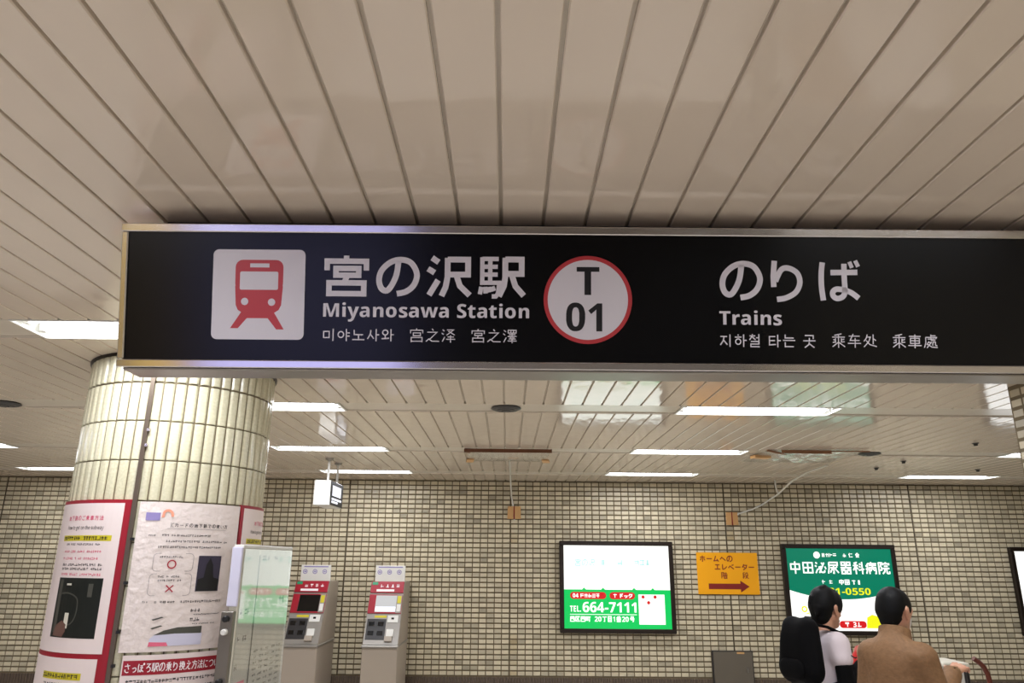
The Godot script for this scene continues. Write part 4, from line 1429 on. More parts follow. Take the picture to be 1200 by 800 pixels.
# ---------------------------------------------------------------- map board beside the pillar
func build_info_board() -> void:
	var o := thing("map_board", "upright map board under clear acrylic, standing edge-on beside the pillar", "information board", Vector3(-1.55, 0, -4.50))
	o.rotation.y = deg_to_rad(-4.0)
	# local: the face looks along +x; u runs away down the hall (-z)
	var f := flat(Vector3(0, 1.87, 0), Vector3.FORWARD, Vector3.DOWN)
	part("board", box(Vector3(-0.026, 1.17, -0.40), Vector3(0.05, 1.40, 0.8), 0.003), M.map_paper, o)
	part("frame_rail", box(Vector3(-0.024, 1.868, -0.4), Vector3(0.062, 0.022, 0.82), 0.004), M.white_plastic, o)
	part("frame_rail", box(Vector3(-0.024, 0.468, -0.4), Vector3(0.062, 0.022, 0.82), 0.004), M.aluminium, o)
	part("frame_stile", box(Vector3(-0.026, 1.168, -0.8), Vector3(0.06, 1.37, 0.022), 0.004), M.white_plastic, o)
	var cap := part("edge_cover", box(Vector3(-0.030, 1.70, 0.008), Vector3(0.062, 0.33, 0.02), 0.004), M.pale_blue_ink, o)
	var post := part("post", box(Vector3(-0.042, 0.755, 0.012), Vector3(0.075, 1.51, 0.035), 0.005), M.steel, o)
	part("post", box(Vector3(-0.03, 0.24, -0.78), Vector3(0.05, 0.45, 0.035), 0.005), M.steel, o)
	part("foot", box(Vector3(-0.03, 0.012, 0.0), Vector3(0.3, 0.024, 0.08), 0.005), M.steel, o)
	part("foot", box(Vector3(-0.03, 0.012, -0.77), Vector3(0.3, 0.024, 0.08), 0.005), M.steel, o)
	for y in [1.47, 1.40, 1.14]:
		var st := begin()
		lathe(st, PackedVector2Array([Vector2(0.001, -0.014), Vector2(0.017, -0.014), Vector2(0.017, 0.012), Vector2(0.012, 0.016), Vector2(0.001, 0.016)]), Vector3.ZERO, 16)
		var k := part("knob", st, M.black_plastic if y != 1.40 else M.white_plastic, post, Vector3(-0.042, y, 0.045))
		k.rotation.x = PI / 2
	# printed sheets on the face
	var st := begin()
	rect(st, 0.02, 0.02, 0.24, 1.37, f, 0.0012)
	rect(st, 0.265, 0.02, 0.78, 1.37, f, 0.0012)
	part("map_sheet", st, M.map_sheet, o)
	st = begin()
	rect(st, 0.246, 0.05, 0.260, 1.37, f, 0.002)
	scribble(st, 0.30, 0.58, 0.05, 0.03, f, 0.0018, 0.7)
	for i in 9:
		for j in 5:
			scribble(st, 0.30 + j * 0.095, 0.30 + j * 0.095 + 0.065, 0.60 + i * 0.034, 0.016, f, 0.0018, 0.85)
	for i in 6:
		scribble(st, 0.04, 0.2, 0.35 + i * 0.15, 0.035, f, 0.0018, 0.6)
	for p in [[0.30, 0.95, 0.72, 0.93], [0.30, 1.08, 0.72, 1.05], [0.5, 0.90, 0.52, 1.25]]:
		ribbon(st, PackedVector2Array([Vector2(p[0], p[1]), Vector2(p[2], p[3])]), false, 0.004, f, 0.0018)
	for p in [[0.64, 0.3], [0.66, 0.88], [0.62, 1.15]]:
		scribble(st, p[0], p[0] + 0.12, p[1], 0.05, f, 0.0018, 1.0)
	part("map_print", st, M.ink, o)
	st = begin()
	rect(st, 0.05, 0.75, 0.2, 0.82, f, 0.0018)
	part("map_marker", st, M.pink_ink, o)
	part("acrylic_cover", box(Vector3(0.009, 1.17, -0.4), Vector3(0.004, 1.37, 0.79), 0.0005), M.acrylic, o)


# ---------------------------------------------------------------- hanging monitor
func build_monitor() -> void:
	var o := thing("hanging_monitor", "white hanging display box with a black-rimmed screen, on two ceiling poles", "display", Vector3(-2.148, CEIL, -9.05))
	part("case", box(Vector3(-0.10, -0.425, -0.34), Vector3(0.2, 0.30, 0.68), 0.008), M.white_plastic, o)
	var b := part("screen_rim", box(Vector3(0.003, -0.425, -0.34), Vector3(0.012, 0.285, 0.665), 0.004), M.black_plastic, o)
	var f := flat(Vector3(0.0092, -0.29, -0.02), Vector3.FORWARD, Vector3.DOWN)
	var st := begin()
	rect(st, 0.06, 0.04, 0.53, 0.165, f, 0.0005)
	part("screen", st, M.screen_white, b)
	st = begin()
	rect(st, 0.04, 0.19, 0.57, 0.215, f, 0.0005)
	rect(st, 0.04, 0.225, 0.38, 0.25, f, 0.0005)
	part("screen_caption", st, M.screen_white, b)
	for z in [-0.09, -0.58]:
		st = begin()
		tube(st, PackedVector3Array([Vector3(-0.06, -0.28, z), Vector3(-0.06, 0.02, z)]), 0.016, 12)
		part("pole", st, M.white_plastic, o)
		st = begin()
		lathe(st, PackedVector2Array([Vector2(0.001, -0.025), Vector2(0.04, -0.025), Vector2(0.055, 0.0), Vector2(0.055, 0.01)]), Vector3(-0.06, 0, z), 18)
		part("ceiling_plate", st, M.steel, o)


# ---------------------------------------------------------------- leak sheets, drain hoses and tape
func sheet(o: Node3D, x0: float, x1: float, z0: float, z1: float, wrinkle: float, sag: float) -> void:
	var st := begin()
	var n := 26
	var h := func(i: int, j: int) -> Vector3:
		var s := float(i) / n; var t := float(j) / n
		var edge := sin(PI * s) * sin(PI * t)
		var y := -0.004 - sag * edge
		y -= wrinkle * edge * (0.5 + 0.5 * sin(s * 23.0 + 4.0 * sin(t * 7.0))) * (0.6 + 0.4 * sin(t * 19.0 + s * 6.0))
		return Vector3(lerpf(x0, x1, s), y, lerpf(z0, z1, t))
	for i in n:
		for j in n:
			quad(st, h.call(i, j), h.call(i + 1, j), h.call(i + 1, j + 1), h.call(i, j + 1), Vector3.DOWN)
	part("plastic_film", st, M.clear_sheet, o)

func tape(o: Node3D, at: Vector3, size: Vector2, turn := 0.0, m: Material = null, deep := 0.004) -> void:
	part("tape_strip", box(at - Vector3(0, deep / 2, 0), Vector3(size.x, deep, size.y), 0.001, Basis(Vector3.UP, turn)), m if m else M.brown_tape, o)

func build_leaks() -> void:
	var o := thing("leak_sheet", "flat clear plastic leak sheet with a straight brown tape edge, on the ceiling", "plastic sheet", Vector3(0, CEIL, 0))
	sheet(o, -0.47, 0.48, -8.19, -9.25, 0.0, 0.035)
	tape(o, Vector3(0.0, -0.004, -8.19), Vector2(0.98, 0.012), 0.0, null, 0.04)
	tape(o, Vector3(-0.46, -0.004, -8.34), Vector2(0.05, 0.28), 0.0, null, 0.012)
	tape(o, Vector3(-0.47, -0.006, -9.16), Vector2(0.09, 0.26), 0.1, M.orange_tape, 0.012)
	tape(o, Vector3(0.47, -0.006, -9.16), Vector2(0.09, 0.24), -0.1, M.orange_tape, 0.012)
	o = thing("leak_sheet", "wrinkled clear plastic leak sheet with ragged brown tape, on the ceiling above the hospital advertisement", "plastic sheet", Vector3(0, CEIL, 0))
	sheet(o, 2.85, 3.95, -8.03, -9.1, 0.035, 0.03)
	tape(o, Vector3(3.0, -0.006, -8.18), Vector2(0.42, 0.02), 0.75, M.pale_tape, 0.02)
	tape(o, Vector3(3.28, -0.008, -8.05), Vector2(0.55, 0.02), 0.03, M.pale_tape, 0.035)
	tape(o, Vector3(3.72, -0.010, -8.04), Vector2(0.5, 0.015), -0.04, M.pale_tape, 0.014)
	tape(o, Vector3(2.93, -0.006, -8.52), Vector2(0.2, 0.12), 0.2, M.orange_tape, 0.03)
	# hoses
	o = thing("drain_hose", "thin white drain hose from the flat leak sheet down to orange tape on the tiles", "hose")
	var st := begin()
	tube(st, PackedVector3Array([Vector3(0.02, 2.965, -9.1), Vector3(0.03, 2.955, -9.7), Vector3(0.035, 2.965, -10.35), Vector3(0.04, 2.94, -10.75), Vector3(0.05, 2.86, -11.2), Vector3(0.06, 2.76, -11.55), Vector3(0.08, 2.66, -11.62), Vector3(0.105, 2.54, -11.625), Vector3(0.107, 2.40, -11.625)]), 0.012, 8)
	part("hose_run", st, M.hose, o)
	o = thing("drain_hose", "slack white drain hose from the wrinkled leak sheet to tape above the yellow sign", "hose")
	st = begin()
	tube(st, PackedVector3Array([Vector3(3.9, 2.95, -9.0), Vector3(3.93, 2.95, -9.7), Vector3(3.98, 2.90, -10.4), Vector3(4.02, 2.78, -11.1), Vector3(3.95, 2.67, -11.6), Vector3(3.80, 2.60, -11.625), Vector3(3.58, 2.53, -11.625), Vector3(3.47, 2.46, -11.625), Vector3(3.46, 2.36, -11.625)]), 0.013, 8)
	part("hose_run", st, M.hose, o)
	st = begin()
	tube(st, PackedVector3Array([Vector3(4.0, 2.994, -11.08), Vector3(4.0, 2.92, -11.09), Vector3(4.01, 2.84, -11.08), Vector3(4.02, 2.79, -11.05)]), 0.013, 8)
	part("hose_branch", st, M.hose, o)
	# tape pads on the wall
	for a in [[0.105, 2.515, "square of orange tape on the tiles where the straight drain hose ends", 0.21], [3.468, 2.455, "square of orange tape on the tiles above the yellow elevator sign", 0.19]]:
		o = thing("wall_tape", a[2], "tape", Vector3(a[0], a[1], WALL_Z + 0.04), "orange tape squares on the tiles")
		for s in [-1, 1]:
			part("tape_piece", box(Vector3(s * a[3] * 0.265, 0, 0.0), Vector3(a[3] * 0.44, 0.19, 0.004), 0.001, Basis(Vector3.UP, s * 0.12) * Basis(Vector3.BACK, 0.03 * s)), M.orange_tape, o)
		part("hose_clip", box(Vector3(0, 0, 0.002), Vector3(0.018, 0.2, 0.012), 0.003), M.brown_red_ink, o)


# ---------------------------------------------------------------- passengers
# a bone: [from, to, radius at from, radius at to, squash, blend, 1 to carve instead of add]
func bone(a: Vector3, b: Vector3, ra: float, rb: float, s := Vector3.ONE, k := 0.03, carve := 0) -> Array:
	return [a, b, ra, rb, s, k, carve]

# meshes the smooth union of the bones as surface nets; planes [normal, distance] cut the shape
func skinned(st: SurfaceTool, bones: Array, cell: float, planes := []) -> void:
	var lo := Vector3(1e9, 1e9, 1e9); var hi := -lo
	for b in bones:
		if b[6] == 1:
			continue
		var r: float = maxf(b[2], b[3]) * maxf(b[4].x, maxf(b[4].y, b[4].z)) + b[5] * 0.5 + cell * 3
		for p: Vector3 in [b[0], b[1]]:
			lo = lo.min(p - Vector3(r, r, r)); hi = hi.max(p + Vector3(r, r, r))
	var nx := int((hi.x - lo.x) / cell) + 2; var ny := int((hi.y - lo.y) / cell) + 2; var nz := int((hi.z - lo.z) / cell) + 2
	var f := PackedFloat32Array()
	f.resize(nx * ny * nz)
	f.fill(1.0)
	for b in bones:
		var s: Vector3 = b[4]
		var c: Vector3 = (b[0] + b[1]) / 2.0
		var a0: Vector3 = (b[0] - c) / s; var d: Vector3 = (b[1] - b[0]) / s
		var dd := maxf(d.length_squared(), 1e-9)
		var ms := minf(s.x, minf(s.y, s.z))
		var ra: float = b[2]; var rb: float = b[3]; var k: float = b[5]
		var carve: bool = b[6] == 1
		var reach: float = maxf(ra, rb) * maxf(s.x, maxf(s.y, s.z)) + k + cell * 2.5
		var p0: Vector3 = b[0].min(b[1]) - Vector3(reach, reach, reach) - lo
		var p1: Vector3 = b[0].max(b[1]) + Vector3(reach, reach, reach) - lo
		var x0 := maxi(0, int(p0.x / cell)); var x1 := mini(nx - 1, int(p1.x / cell) + 1)
		var y0 := maxi(0, int(p0.y / cell)); var y1 := mini(ny - 1, int(p1.y / cell) + 1)
		var z0 := maxi(0, int(p0.z / cell)); var z1 := mini(nz - 1, int(p1.z / cell) + 1)
		for z in range(z0, z1 + 1):
			for y in range(y0, y1 + 1):
				var at := (z * ny + y) * nx
				for x in range(x0, x1 + 1):
					var q: Vector3 = (lo + Vector3(x, y, z) * cell - c) / s - a0
					var t := clampf(q.dot(d) / dd, 0.0, 1.0)
					var v := ((q - d * t).length() - ra - (rb - ra) * t) * ms
					var o := f[at + x]
					if carve:
						f[at + x] = maxf(o, -v)
					else:
						var h := maxf(k - absf(o - v), 0.0)
						f[at + x] = minf(o, v) - (h * h / (4.0 * k) if k > 0.0 else 0.0)
	for pl in planes:
		for z in nz:
			for y in ny:
				for x in nx:
					var i := (z * ny + y) * nx + x
					if f[i] < cell * 3:
						f[i] = maxf(f[i], pl[0].dot(lo + Vector3(x, y, z) * cell) - pl[1])
	var id := {}
	var verts := PackedVector3Array()
	var off := [0, 1, nx, nx + 1, nx * ny, nx * ny + 1, nx * ny + nx, nx * ny + nx + 1]
	var edges := [[0, 1], [2, 3], [4, 5], [6, 7], [0, 2], [1, 3], [4, 6], [5, 7], [0, 4], [1, 5], [2, 6], [3, 7]]
	for z in nz - 1:
		for y in ny - 1:
			for x in nx - 1:
				var i := (z * ny + y) * nx + x
				if absf(f[i]) > cell * 2.0:
					continue
				var neg := 0
				for k in 8:
					if f[i + off[k]] < 0.0:
						neg += 1
				if neg == 0 or neg == 8:
					continue
				var sum := Vector3.ZERO
				var n := 0
				for e in edges:
					var a := f[i + off[e[0]]]; var b := f[i + off[e[1]]]
					if (a < 0.0) != (b < 0.0):
						var pa := Vector3(e[0] & 1, (e[0] >> 1) & 1, e[0] >> 2); var pb := Vector3(e[1] & 1, (e[1] >> 1) & 1, e[1] >> 2)
						sum += pa.lerp(pb, a / (a - b))
						n += 1
				id[i] = verts.size()
				verts.append(lo + (Vector3(x, y, z) + sum / n) * cell)
	var tris := PackedInt32Array()
	var strides := [1, nx, nx * ny]
	for i in id:
		for ax in 3:
			var u: int = strides[(ax + 1) % 3]; var v: int = strides[(ax + 2) % 3]
			if (f[i] < 0.0) == (f[i + strides[ax]] < 0.0):
				continue
			var q := [i, i - u, i - u - v, i - v]
			if not (id.has(q[1]) and id.has(q[2]) and id.has(q[3])):
				continue
			if f[i] < 0.0:
				tris.append_array([id[q[0]], id[q[2]], id[q[1]], id[q[0]], id[q[3]], id[q[2]]])
			else:
				tris.append_array([id[q[0]], id[q[1]], id[q[2]], id[q[0]], id[q[2]], id[q[3]]])
	var normals := PackedVector3Array()
	normals.resize(verts.size())
	for t in range(0, tris.size(), 3):
		var n := (verts[tris[t + 2]] - verts[tris[t]]).cross(verts[tris[t + 1]] - verts[tris[t]])
		for k in 3:
			normals[tris[t + k]] += n
	for t in tris:
		st.set_normal(normals[t].normalized())
		st.add_vertex(verts[t])

# five fingers on a palm: wrist, pointing direction, palm normal, +1 when the thumb lies along palm x direction, and curl in radians per joint
func hand_bones(wrist: Vector3, dir: Vector3, palm: Vector3, side: float, curl: float) -> Array:
	dir = dir.normalized()
	var across := dir.cross(palm).normalized() * side
	palm = across.cross(dir).normalized() * side
	var out := [bone(wrist, wrist + dir * 0.03, 0.026, 0.027, Vector3.ONE, 0.01)]
	for k in 4:
		var root: Vector3 = wrist + dir * 0.085 + across * (0.030 - 0.020 * k)
		out.append(bone(wrist + dir * 0.02 + across * (0.014 - 0.010 * k), root, 0.016, 0.0115, Vector3.ONE, 0.012))
		var length: float = [0.040, 0.045, 0.042, 0.033][k]
		var a := curl * 0.6
		var p := root
		for j in 3:
			var d := dir * cos(a) + palm * sin(a)
			var q: Vector3 = p + d * length * [1.0, 0.65, 0.5][j]
			out.append(bone(p, q, 0.0095 - 0.001 * j, 0.0088 - 0.001 * j, Vector3.ONE, 0.003))
			p = q
			a += curl
	var t := wrist + dir * 0.022 + across * 0.022
	var t1 := t + (dir * 0.55 + across * 0.75 + palm * 0.35).normalized() * 0.042
	var t2 := t1 + (dir * 0.9 + across * 0.25 + palm * 0.5).normalized() * 0.032
	out.append(bone(t, t1, 0.014, 0.011, Vector3.ONE, 0.008))
	out.append(bone(t1, t2, 0.0105, 0.0085, Vector3.ONE, 0.003))
	return out

func head_bones(c: Vector3) -> Array:
	var b := [
		bone(c + Vector3(0, 0.03, -0.012), c + Vector3(0, 0.03, 0.012), 0.088, 0.086, Vector3(0.86, 1.05, 1.0), 0.02),
		bone(c + Vector3(0, -0.02, 0.028), c + Vector3(0, -0.078, 0.045), 0.066, 0.040, Vector3(0.92, 1, 1), 0.03),
		bone(c + Vector3(-0.045, -0.045, 0.01), c + Vector3(-0.02, -0.088, 0.052), 0.026, 0.020, Vector3.ONE, 0.025),
		bone(c + Vector3(0.045, -0.045, 0.01), c + Vector3(0.02, -0.088, 0.052), 0.026, 0.020, Vector3.ONE, 0.025),
		bone(c + Vector3(0, -0.05, -0.02), c + Vector3(0, -0.17, -0.045), 0.05, 0.056, Vector3(1, 1, 1), 0.03),
		bone(c + Vector3(0, 0.012, 0.092), c + Vector3(0, -0.030, 0.110), 0.009, 0.013, Vector3.ONE, 0.012),
		bone(c + Vector3(-0.012, -0.034, 0.098), c + Vector3(0.012, -0.034, 0.098), 0.009, 0.009, Vector3.ONE, 0.008),
		bone(c + Vector3(-0.04, 0.018, 0.075), c + Vector3(0.04, 0.018, 0.075), 0.014, 0.014, Vector3.ONE, 0.02),
		bone(c + Vector3(-0.018, -0.066, 0.086), c + Vector3(0.018, -0.066, 0.086), 0.008, 0.008, Vector3.ONE, 0.01),
	]
	for s in [-1.0, 1.0]:
		b.append(bone(c + Vector3(s * 0.084, 0.012, -0.014), c + Vector3(s * 0.080, -0.026, -0.002), 0.021, 0.014, Vector3(0.5, 1.1, 0.9), 0.006))
		b.append(bone(c + Vector3(s * 0.03, 0.0, 0.098), c + Vector3(s * 0.034, 0.0, 0.097), 0.013, 0.013, Vector3.ONE, 0.0, 1))
	return b

func eyes(c: Vector3, o: Node3D) -> void:
	for s in [-1.0, 1.0]:
		var st := begin()
		lathe(st, PackedVector2Array([Vector2(0.001, -0.011), Vector2(0.006, -0.009), Vector2(0.0105, -0.003), Vector2(0.0105, 0.003), Vector2(0.006, 0.009), Vector2(0.001, 0.011)]), Vector3.ZERO, 12)
		part("eye", st, M.eye_white, o, c + Vector3(s * 0.032, 0.0, 0.082))
		part("iris", box(Vector3.ZERO, Vector3(0.009, 0.009, 0.003), 0.001), M.hair, o, c + Vector3(s * 0.032, 0.0, 0.0925))

func legs(o: Node3D, st: SurfaceTool, hip: float, cloth: Material) -> void:
	var b := [bone(Vector3(0, hip + 0.06, 0), Vector3(0, hip, 0), 0.13, 0.135, Vector3(1.1, 1, 0.8), 0.04)]
	var shoe := []
	for s in [-1.0, 1.0]:
		b.append(bone(Vector3(s * 0.085, hip - 0.02, 0), Vector3(s * 0.095, hip * 0.53, 0.02), 0.09, 0.066, Vector3.ONE, 0.03))
		b.append(bone(Vector3(s * 0.095, hip * 0.53, 0.02), Vector3(s * 0.1, 0.09, -0.02), 0.066, 0.055, Vector3.ONE, 0.02))
		shoe.append(bone(Vector3(s * 0.1, 0.05, -0.03), Vector3(s * 0.115, 0.035, 0.13), 0.047, 0.04, Vector3(0.95, 1, 1), 0.02))
	var t := begin()
	skinned(t, b, 0.02)
	part("trousers", t, cloth, o)
	t = begin()
	skinned(t, shoe, 0.015, [[Vector3.DOWN, 0.0]])
	part("shoes", t, M.shoe_black, o)

func build_people() -> void:
	# ---- man in a tan coat
	var o := thing("person", "person in a tan coat and white face mask, seen from behind, right arm reaching out", "person", Vector3(2.115, 0, -4.3))
	o.rotation.y = deg_to_rad(134.0)
	var hc := Vector3(0.0, 1.545, 0.085)
	var st := begin()
	skinned(st, [bone(Vector3(0, 1.2, 0), Vector3(0, 0.9, 0), 0.12, 0.12, Vector3(1.15, 1, 0.8), 0.05), bone(Vector3(-0.15, 1.33, 0), Vector3(0.15, 1.33, 0), 0.05, 0.05, Vector3.ONE, 0.08), bone(Vector3(0, 1.36, 0), Vector3(0, 1.42, 0.02), 0.06, 0.055, Vector3.ONE, 0.04),
		bone(Vector3(-0.14, 1.32, 0), Vector3(-0.19, 1.10, 0.03), 0.045, 0.04), bone(Vector3(-0.19, 1.10, 0.03), Vector3(-0.205, 1.24, 0.235), 0.04, 0.028), bone(Vector3(0.14, 1.32, 0), Vector3(0.185, 1.06, 0.02), 0.045, 0.04), bone(Vector3(0.185, 1.06, 0.02), Vector3(0.175, 0.84, 0.16), 0.04, 0.028),
		bone(Vector3(-0.085, 0.86, 0), Vector3(-0.095, 0.46, 0.02), 0.075, 0.05), bone(Vector3(-0.095, 0.46, 0.02), Vector3(-0.1, 0.09, -0.02), 0.05, 0.036), bone(Vector3(0.085, 0.86, 0), Vector3(0.095, 0.46, 0.02), 0.075, 0.05), bone(Vector3(0.095, 0.46, 0.02), Vector3(0.1, 0.09, -0.02), 0.05, 0.036)], 0.02)
	var turn := Basis(Vector3.UP, -0.28) * Basis(Vector3.RIGHT, 0.12)
	var heads := head_bones(Vector3.ZERO)
	for b in heads:
		b[0] = hc + turn * b[0]; b[1] = hc + turn * b[1]
	skinned(st, heads, 0.006)
	skinned(st, hand_bones(Vector3(-0.205, 1.245, 0.24), Vector3(-0.15, 0.25, 1.0), Vector3(0.3, -1, 0.1), 1.0, 0.45), 0.005)
	skinned(st, hand_bones(Vector3(0.175, 0.84, 0.16), Vector3(-0.1, -0.8, 0.5), Vector3(-1, -0.2, 0), -1.0, 0.4), 0.005)
	part("body", st, M.skin, o)
	st = begin()
	var hair := [bone(Vector3(0, 0.034, -0.020), Vector3(0, 0.034, 0.004), 0.096, 0.094, Vector3(0.87, 1.04, 1.0), 0.02), bone(Vector3(0, -0.01, -0.05), Vector3(0, -0.05, -0.05), 0.062, 0.048, Vector3(1.05, 1, 1), 0.03),
		bone(Vector3(0, -0.03, 0.118), Vector3(0, -0.005, 0.118), 0.092, 0.088, Vector3.ONE, 0.0, 1), bone(Vector3(-0.09, -0.012, -0.005), Vector3(0.09, -0.012, -0.005), 0.034, 0.034, Vector3.ONE, 0.0, 1), bone(Vector3(-0.09, -0.09, 0.03), Vector3(0.09, -0.09, 0.03), 0.06, 0.06, Vector3.ONE, 0.0, 1)]
	for b in hair:
		b[0] = hc + turn * b[0]; b[1] = hc + turn * b[1]
	skinned(st, hair, 0.006)
	part("hair", st, M.hair, o)
	var head_at := Node3D.new()
	head_at.name = "face_mask"
	head_at.transform = Transform3D(turn, hc)
	o.add_child(head_at)
	st = begin()
	skinned(st, [bone(Vector3(0, -0.03, 0.030), Vector3(0, -0.075, 0.048), 0.068, 0.046, Vector3(0.94, 1, 1), 0.03), bone(Vector3(0, -0.03, 0.09), Vector3(0, -0.05, 0.09), 0.03, 0.028, Vector3.ONE, 0.02)], 0.006, [[Vector3(0, 0, -1), -0.012], [Vector3(0, 1, -0.2).normalized(), -0.028], [Vector3(0, -1, 0), 0.115]])
	part("mask_cup", st, M.white_mask, head_at)
	for s in [-1.0, 1.0]:
		st = begin()
		tube(st, PackedVector3Array([Vector3(s * 0.058, -0.035, 0.045), Vector3(s * 0.073, -0.022, 0.015), Vector3(s * 0.079, -0.01, -0.012)]), 0.0022, 6)
		part("ear_loop", st, M.white_mask, head_at)
	var ef := Node3D.new()
	ef.name = "eyes"
	ef.transform = Transform3D(turn, hc)
	o.add_child(ef)
	eyes(Vector3.ZERO, ef)
	st = begin()
	skinned(st, [bone(Vector3(0, 1.26, -0.012), Vector3(0, 0.98, 0.0), 0.135, 0.15, Vector3(1.08, 1, 0.88), 0.05), bone(Vector3(0, 0.98, 0), Vector3(0, 0.66, 0.0), 0.15, 0.18, Vector3(1.1, 1, 0.85), 0.06), bone(Vector3(-0.135, 1.34, -0.01), Vector3(0.11, 1.34, -0.01), 0.056, 0.056, Vector3(1, 1, 1.15), 0.08), bone(Vector3(0, 1.37, 0.0), Vector3(0, 1.42, 0.02), 0.075, 0.07, Vector3.ONE, 0.05),
		bone(Vector3(-0.15, 1.325, 0), Vector3(-0.19, 1.10, 0.03), 0.066, 0.062, Vector3.ONE, 0.04), bone(Vector3(-0.19, 1.10, 0.03), Vector3(-0.205, 1.235, 0.225), 0.062, 0.048, Vector3.ONE, 0.02), bone(Vector3(-0.205, 1.24, 0.23), Vector3(-0.207, 1.262, 0.29), 0.032, 0.032, Vector3.ONE, 0.0, 1),
		bone(Vector3(0.13, 1.32, 0), Vector3(0.185, 1.06, 0.02), 0.060, 0.056, Vector3.ONE, 0.04), bone(Vector3(0.185, 1.06, 0.02), Vector3(0.175, 0.87, 0.14), 0.056, 0.05, Vector3.ONE, 0.02),
		# folds where the sleeve meets the back
		bone(Vector3(-0.14, 1.33, -0.075), Vector3(-0.205, 1.17, -0.03), 0.020, 0.016, Vector3.ONE, 0.035)], 0.012, [[Vector3.DOWN, -0.62]])
	part("coat", st, M.tan_coat, o)
	st = begin()
	lathe(st, PackedVector2Array([Vector2(0.088, 0.0), Vector2(0.080, 0.068), Vector2(0.074, 0.072), Vector2(0.071, 0.060)]), Vector3.ZERO, 28)
	var col := part("collar", st, M.tan_coat, o, Vector3(0, 1.395, 0.03))
	col.rotation.x = 0.28
	st = begin()
	lathe(st, PackedVector2Array([Vector2(0.074, 0.02), Vector2(0.069, 0.065), Vector2(0.060, 0.068)]), Vector3.ZERO, 28)
	part("collar_lining", st, M.coat_lining, col)
	legs(o, st, 0.86, M.navy_cloth)

	# ---- youth with a backpack
	var at := Vector3(2.03, 0, -5.08)
	o = thing("person", "person in a white short-sleeved shirt over dark long sleeves, seen in profile wearing a backpack", "person", at)
	o.rotation.y = deg_to_rad(115.0)
	hc = Vector3(0.0, 1.515, 0.085)
	st = begin()
	skinned(st, [bone(Vector3(0, 1.17, 0), Vector3(0, 0.88, 0), 0.10, 0.105, Vector3(1.15, 1, 0.8), 0.05), bone(Vector3(-0.13, 1.31, 0), Vector3(0.13, 1.31, 0), 0.045, 0.045, Vector3.ONE, 0.08), bone(Vector3(0, 1.33, 0), Vector3(0, 1.40, 0.03), 0.055, 0.05, Vector3.ONE, 0.04),
		bone(Vector3(-0.15, 1.31, 0), Vector3(-0.20, 1.07, -0.03), 0.042, 0.035), bone(Vector3(-0.20, 1.07, -0.03), Vector3(-0.16, 1.185, 0.15), 0.035, 0.025), bone(Vector3(0.15, 1.31, 0), Vector3(0.19, 1.06, -0.02), 0.042, 0.035), bone(Vector3(0.19, 1.06, -0.02), Vector3(0.15, 1.12, 0.17), 0.035, 0.025),
		bone(Vector3(-0.08, 0.84, 0), Vector3(-0.09, 0.45, 0.02), 0.07, 0.048), bone(Vector3(-0.09, 0.45, 0.02), Vector3(-0.095, 0.09, -0.02), 0.048, 0.034), bone(Vector3(0.08, 0.84, 0), Vector3(0.09, 0.45, 0.02), 0.07, 0.048), bone(Vector3(0.09, 0.45, 0.02), Vector3(0.095, 0.09, -0.02), 0.048, 0.034)], 0.02)
	turn = Basis(Vector3.UP, 0.0) * Basis(Vector3.RIGHT, 0.1)
	heads = head_bones(Vector3.ZERO)
	for b in heads:
		b[0] = hc + turn * b[0]; b[1] = hc + turn * b[1]
	skinned(st, heads, 0.006)
	skinned(st, hand_bones(Vector3(-0.158, 1.19, 0.155), Vector3(0.15, 0.2, 1.0), Vector3(1, -0.2, 0.0), -1.0, 0.6), 0.005)
	skinned(st, hand_bones(Vector3(0.15, 1.12, 0.17), Vector3(-0.2, 0.2, 1.0), Vector3(-1, -0.2, 0), 1.0, 0.6), 0.005)
	part("body", st, M.skin, o)
	st = begin()
	hair = [bone(Vector3(0, 0.040, -0.020), Vector3(0, 0.038, 0.012), 0.102, 0.097, Vector3(0.88, 1.03, 1.0), 0.02), bone(Vector3(0, 0.0, -0.055), Vector3(0, -0.055, -0.06), 0.070, 0.055, Vector3(1.05, 1, 1), 0.03),
		bone(Vector3(-0.02, 0.13, -0.06), Vector3(-0.01, 0.143, -0.02), 0.012, 0.006, Vector3.ONE, 0.02), bone(Vector3(0.02, 0.06, -0.115), Vector3(0.02, 0.03, -0.13), 0.014, 0.006, Vector3.ONE, 0.02), bone(Vector3(-0.03, 0.0, -0.11), Vector3(-0.03, -0.05, -0.125), 0.014, 0.006, Vector3.ONE, 0.02),
		bone(Vector3(0, -0.045, 0.13), Vector3(0, -0.01, 0.13), 0.09, 0.086, Vector3.ONE, 0.0, 1), bone(Vector3(-0.09, -0.02, -0.002), Vector3(0.09, -0.02, -0.002), 0.028, 0.030, Vector3.ONE, 0.0, 1), bone(Vector3(-0.09, -0.10, 0.035), Vector3(0.09, -0.10, 0.035), 0.058, 0.058, Vector3.ONE, 0.0, 1)]
	for b in hair:
		b[0] = hc + turn * b[0]; b[1] = hc + turn * b[1]
	skinned(st, hair, 0.006)
	part("hair", st, M.hair, o)
	ef = Node3D.new()
	ef.name = "eyes"
	ef.transform = Transform3D(turn, hc)
	o.add_child(ef)
	eyes(Vector3.ZERO, ef)
	st = begin()
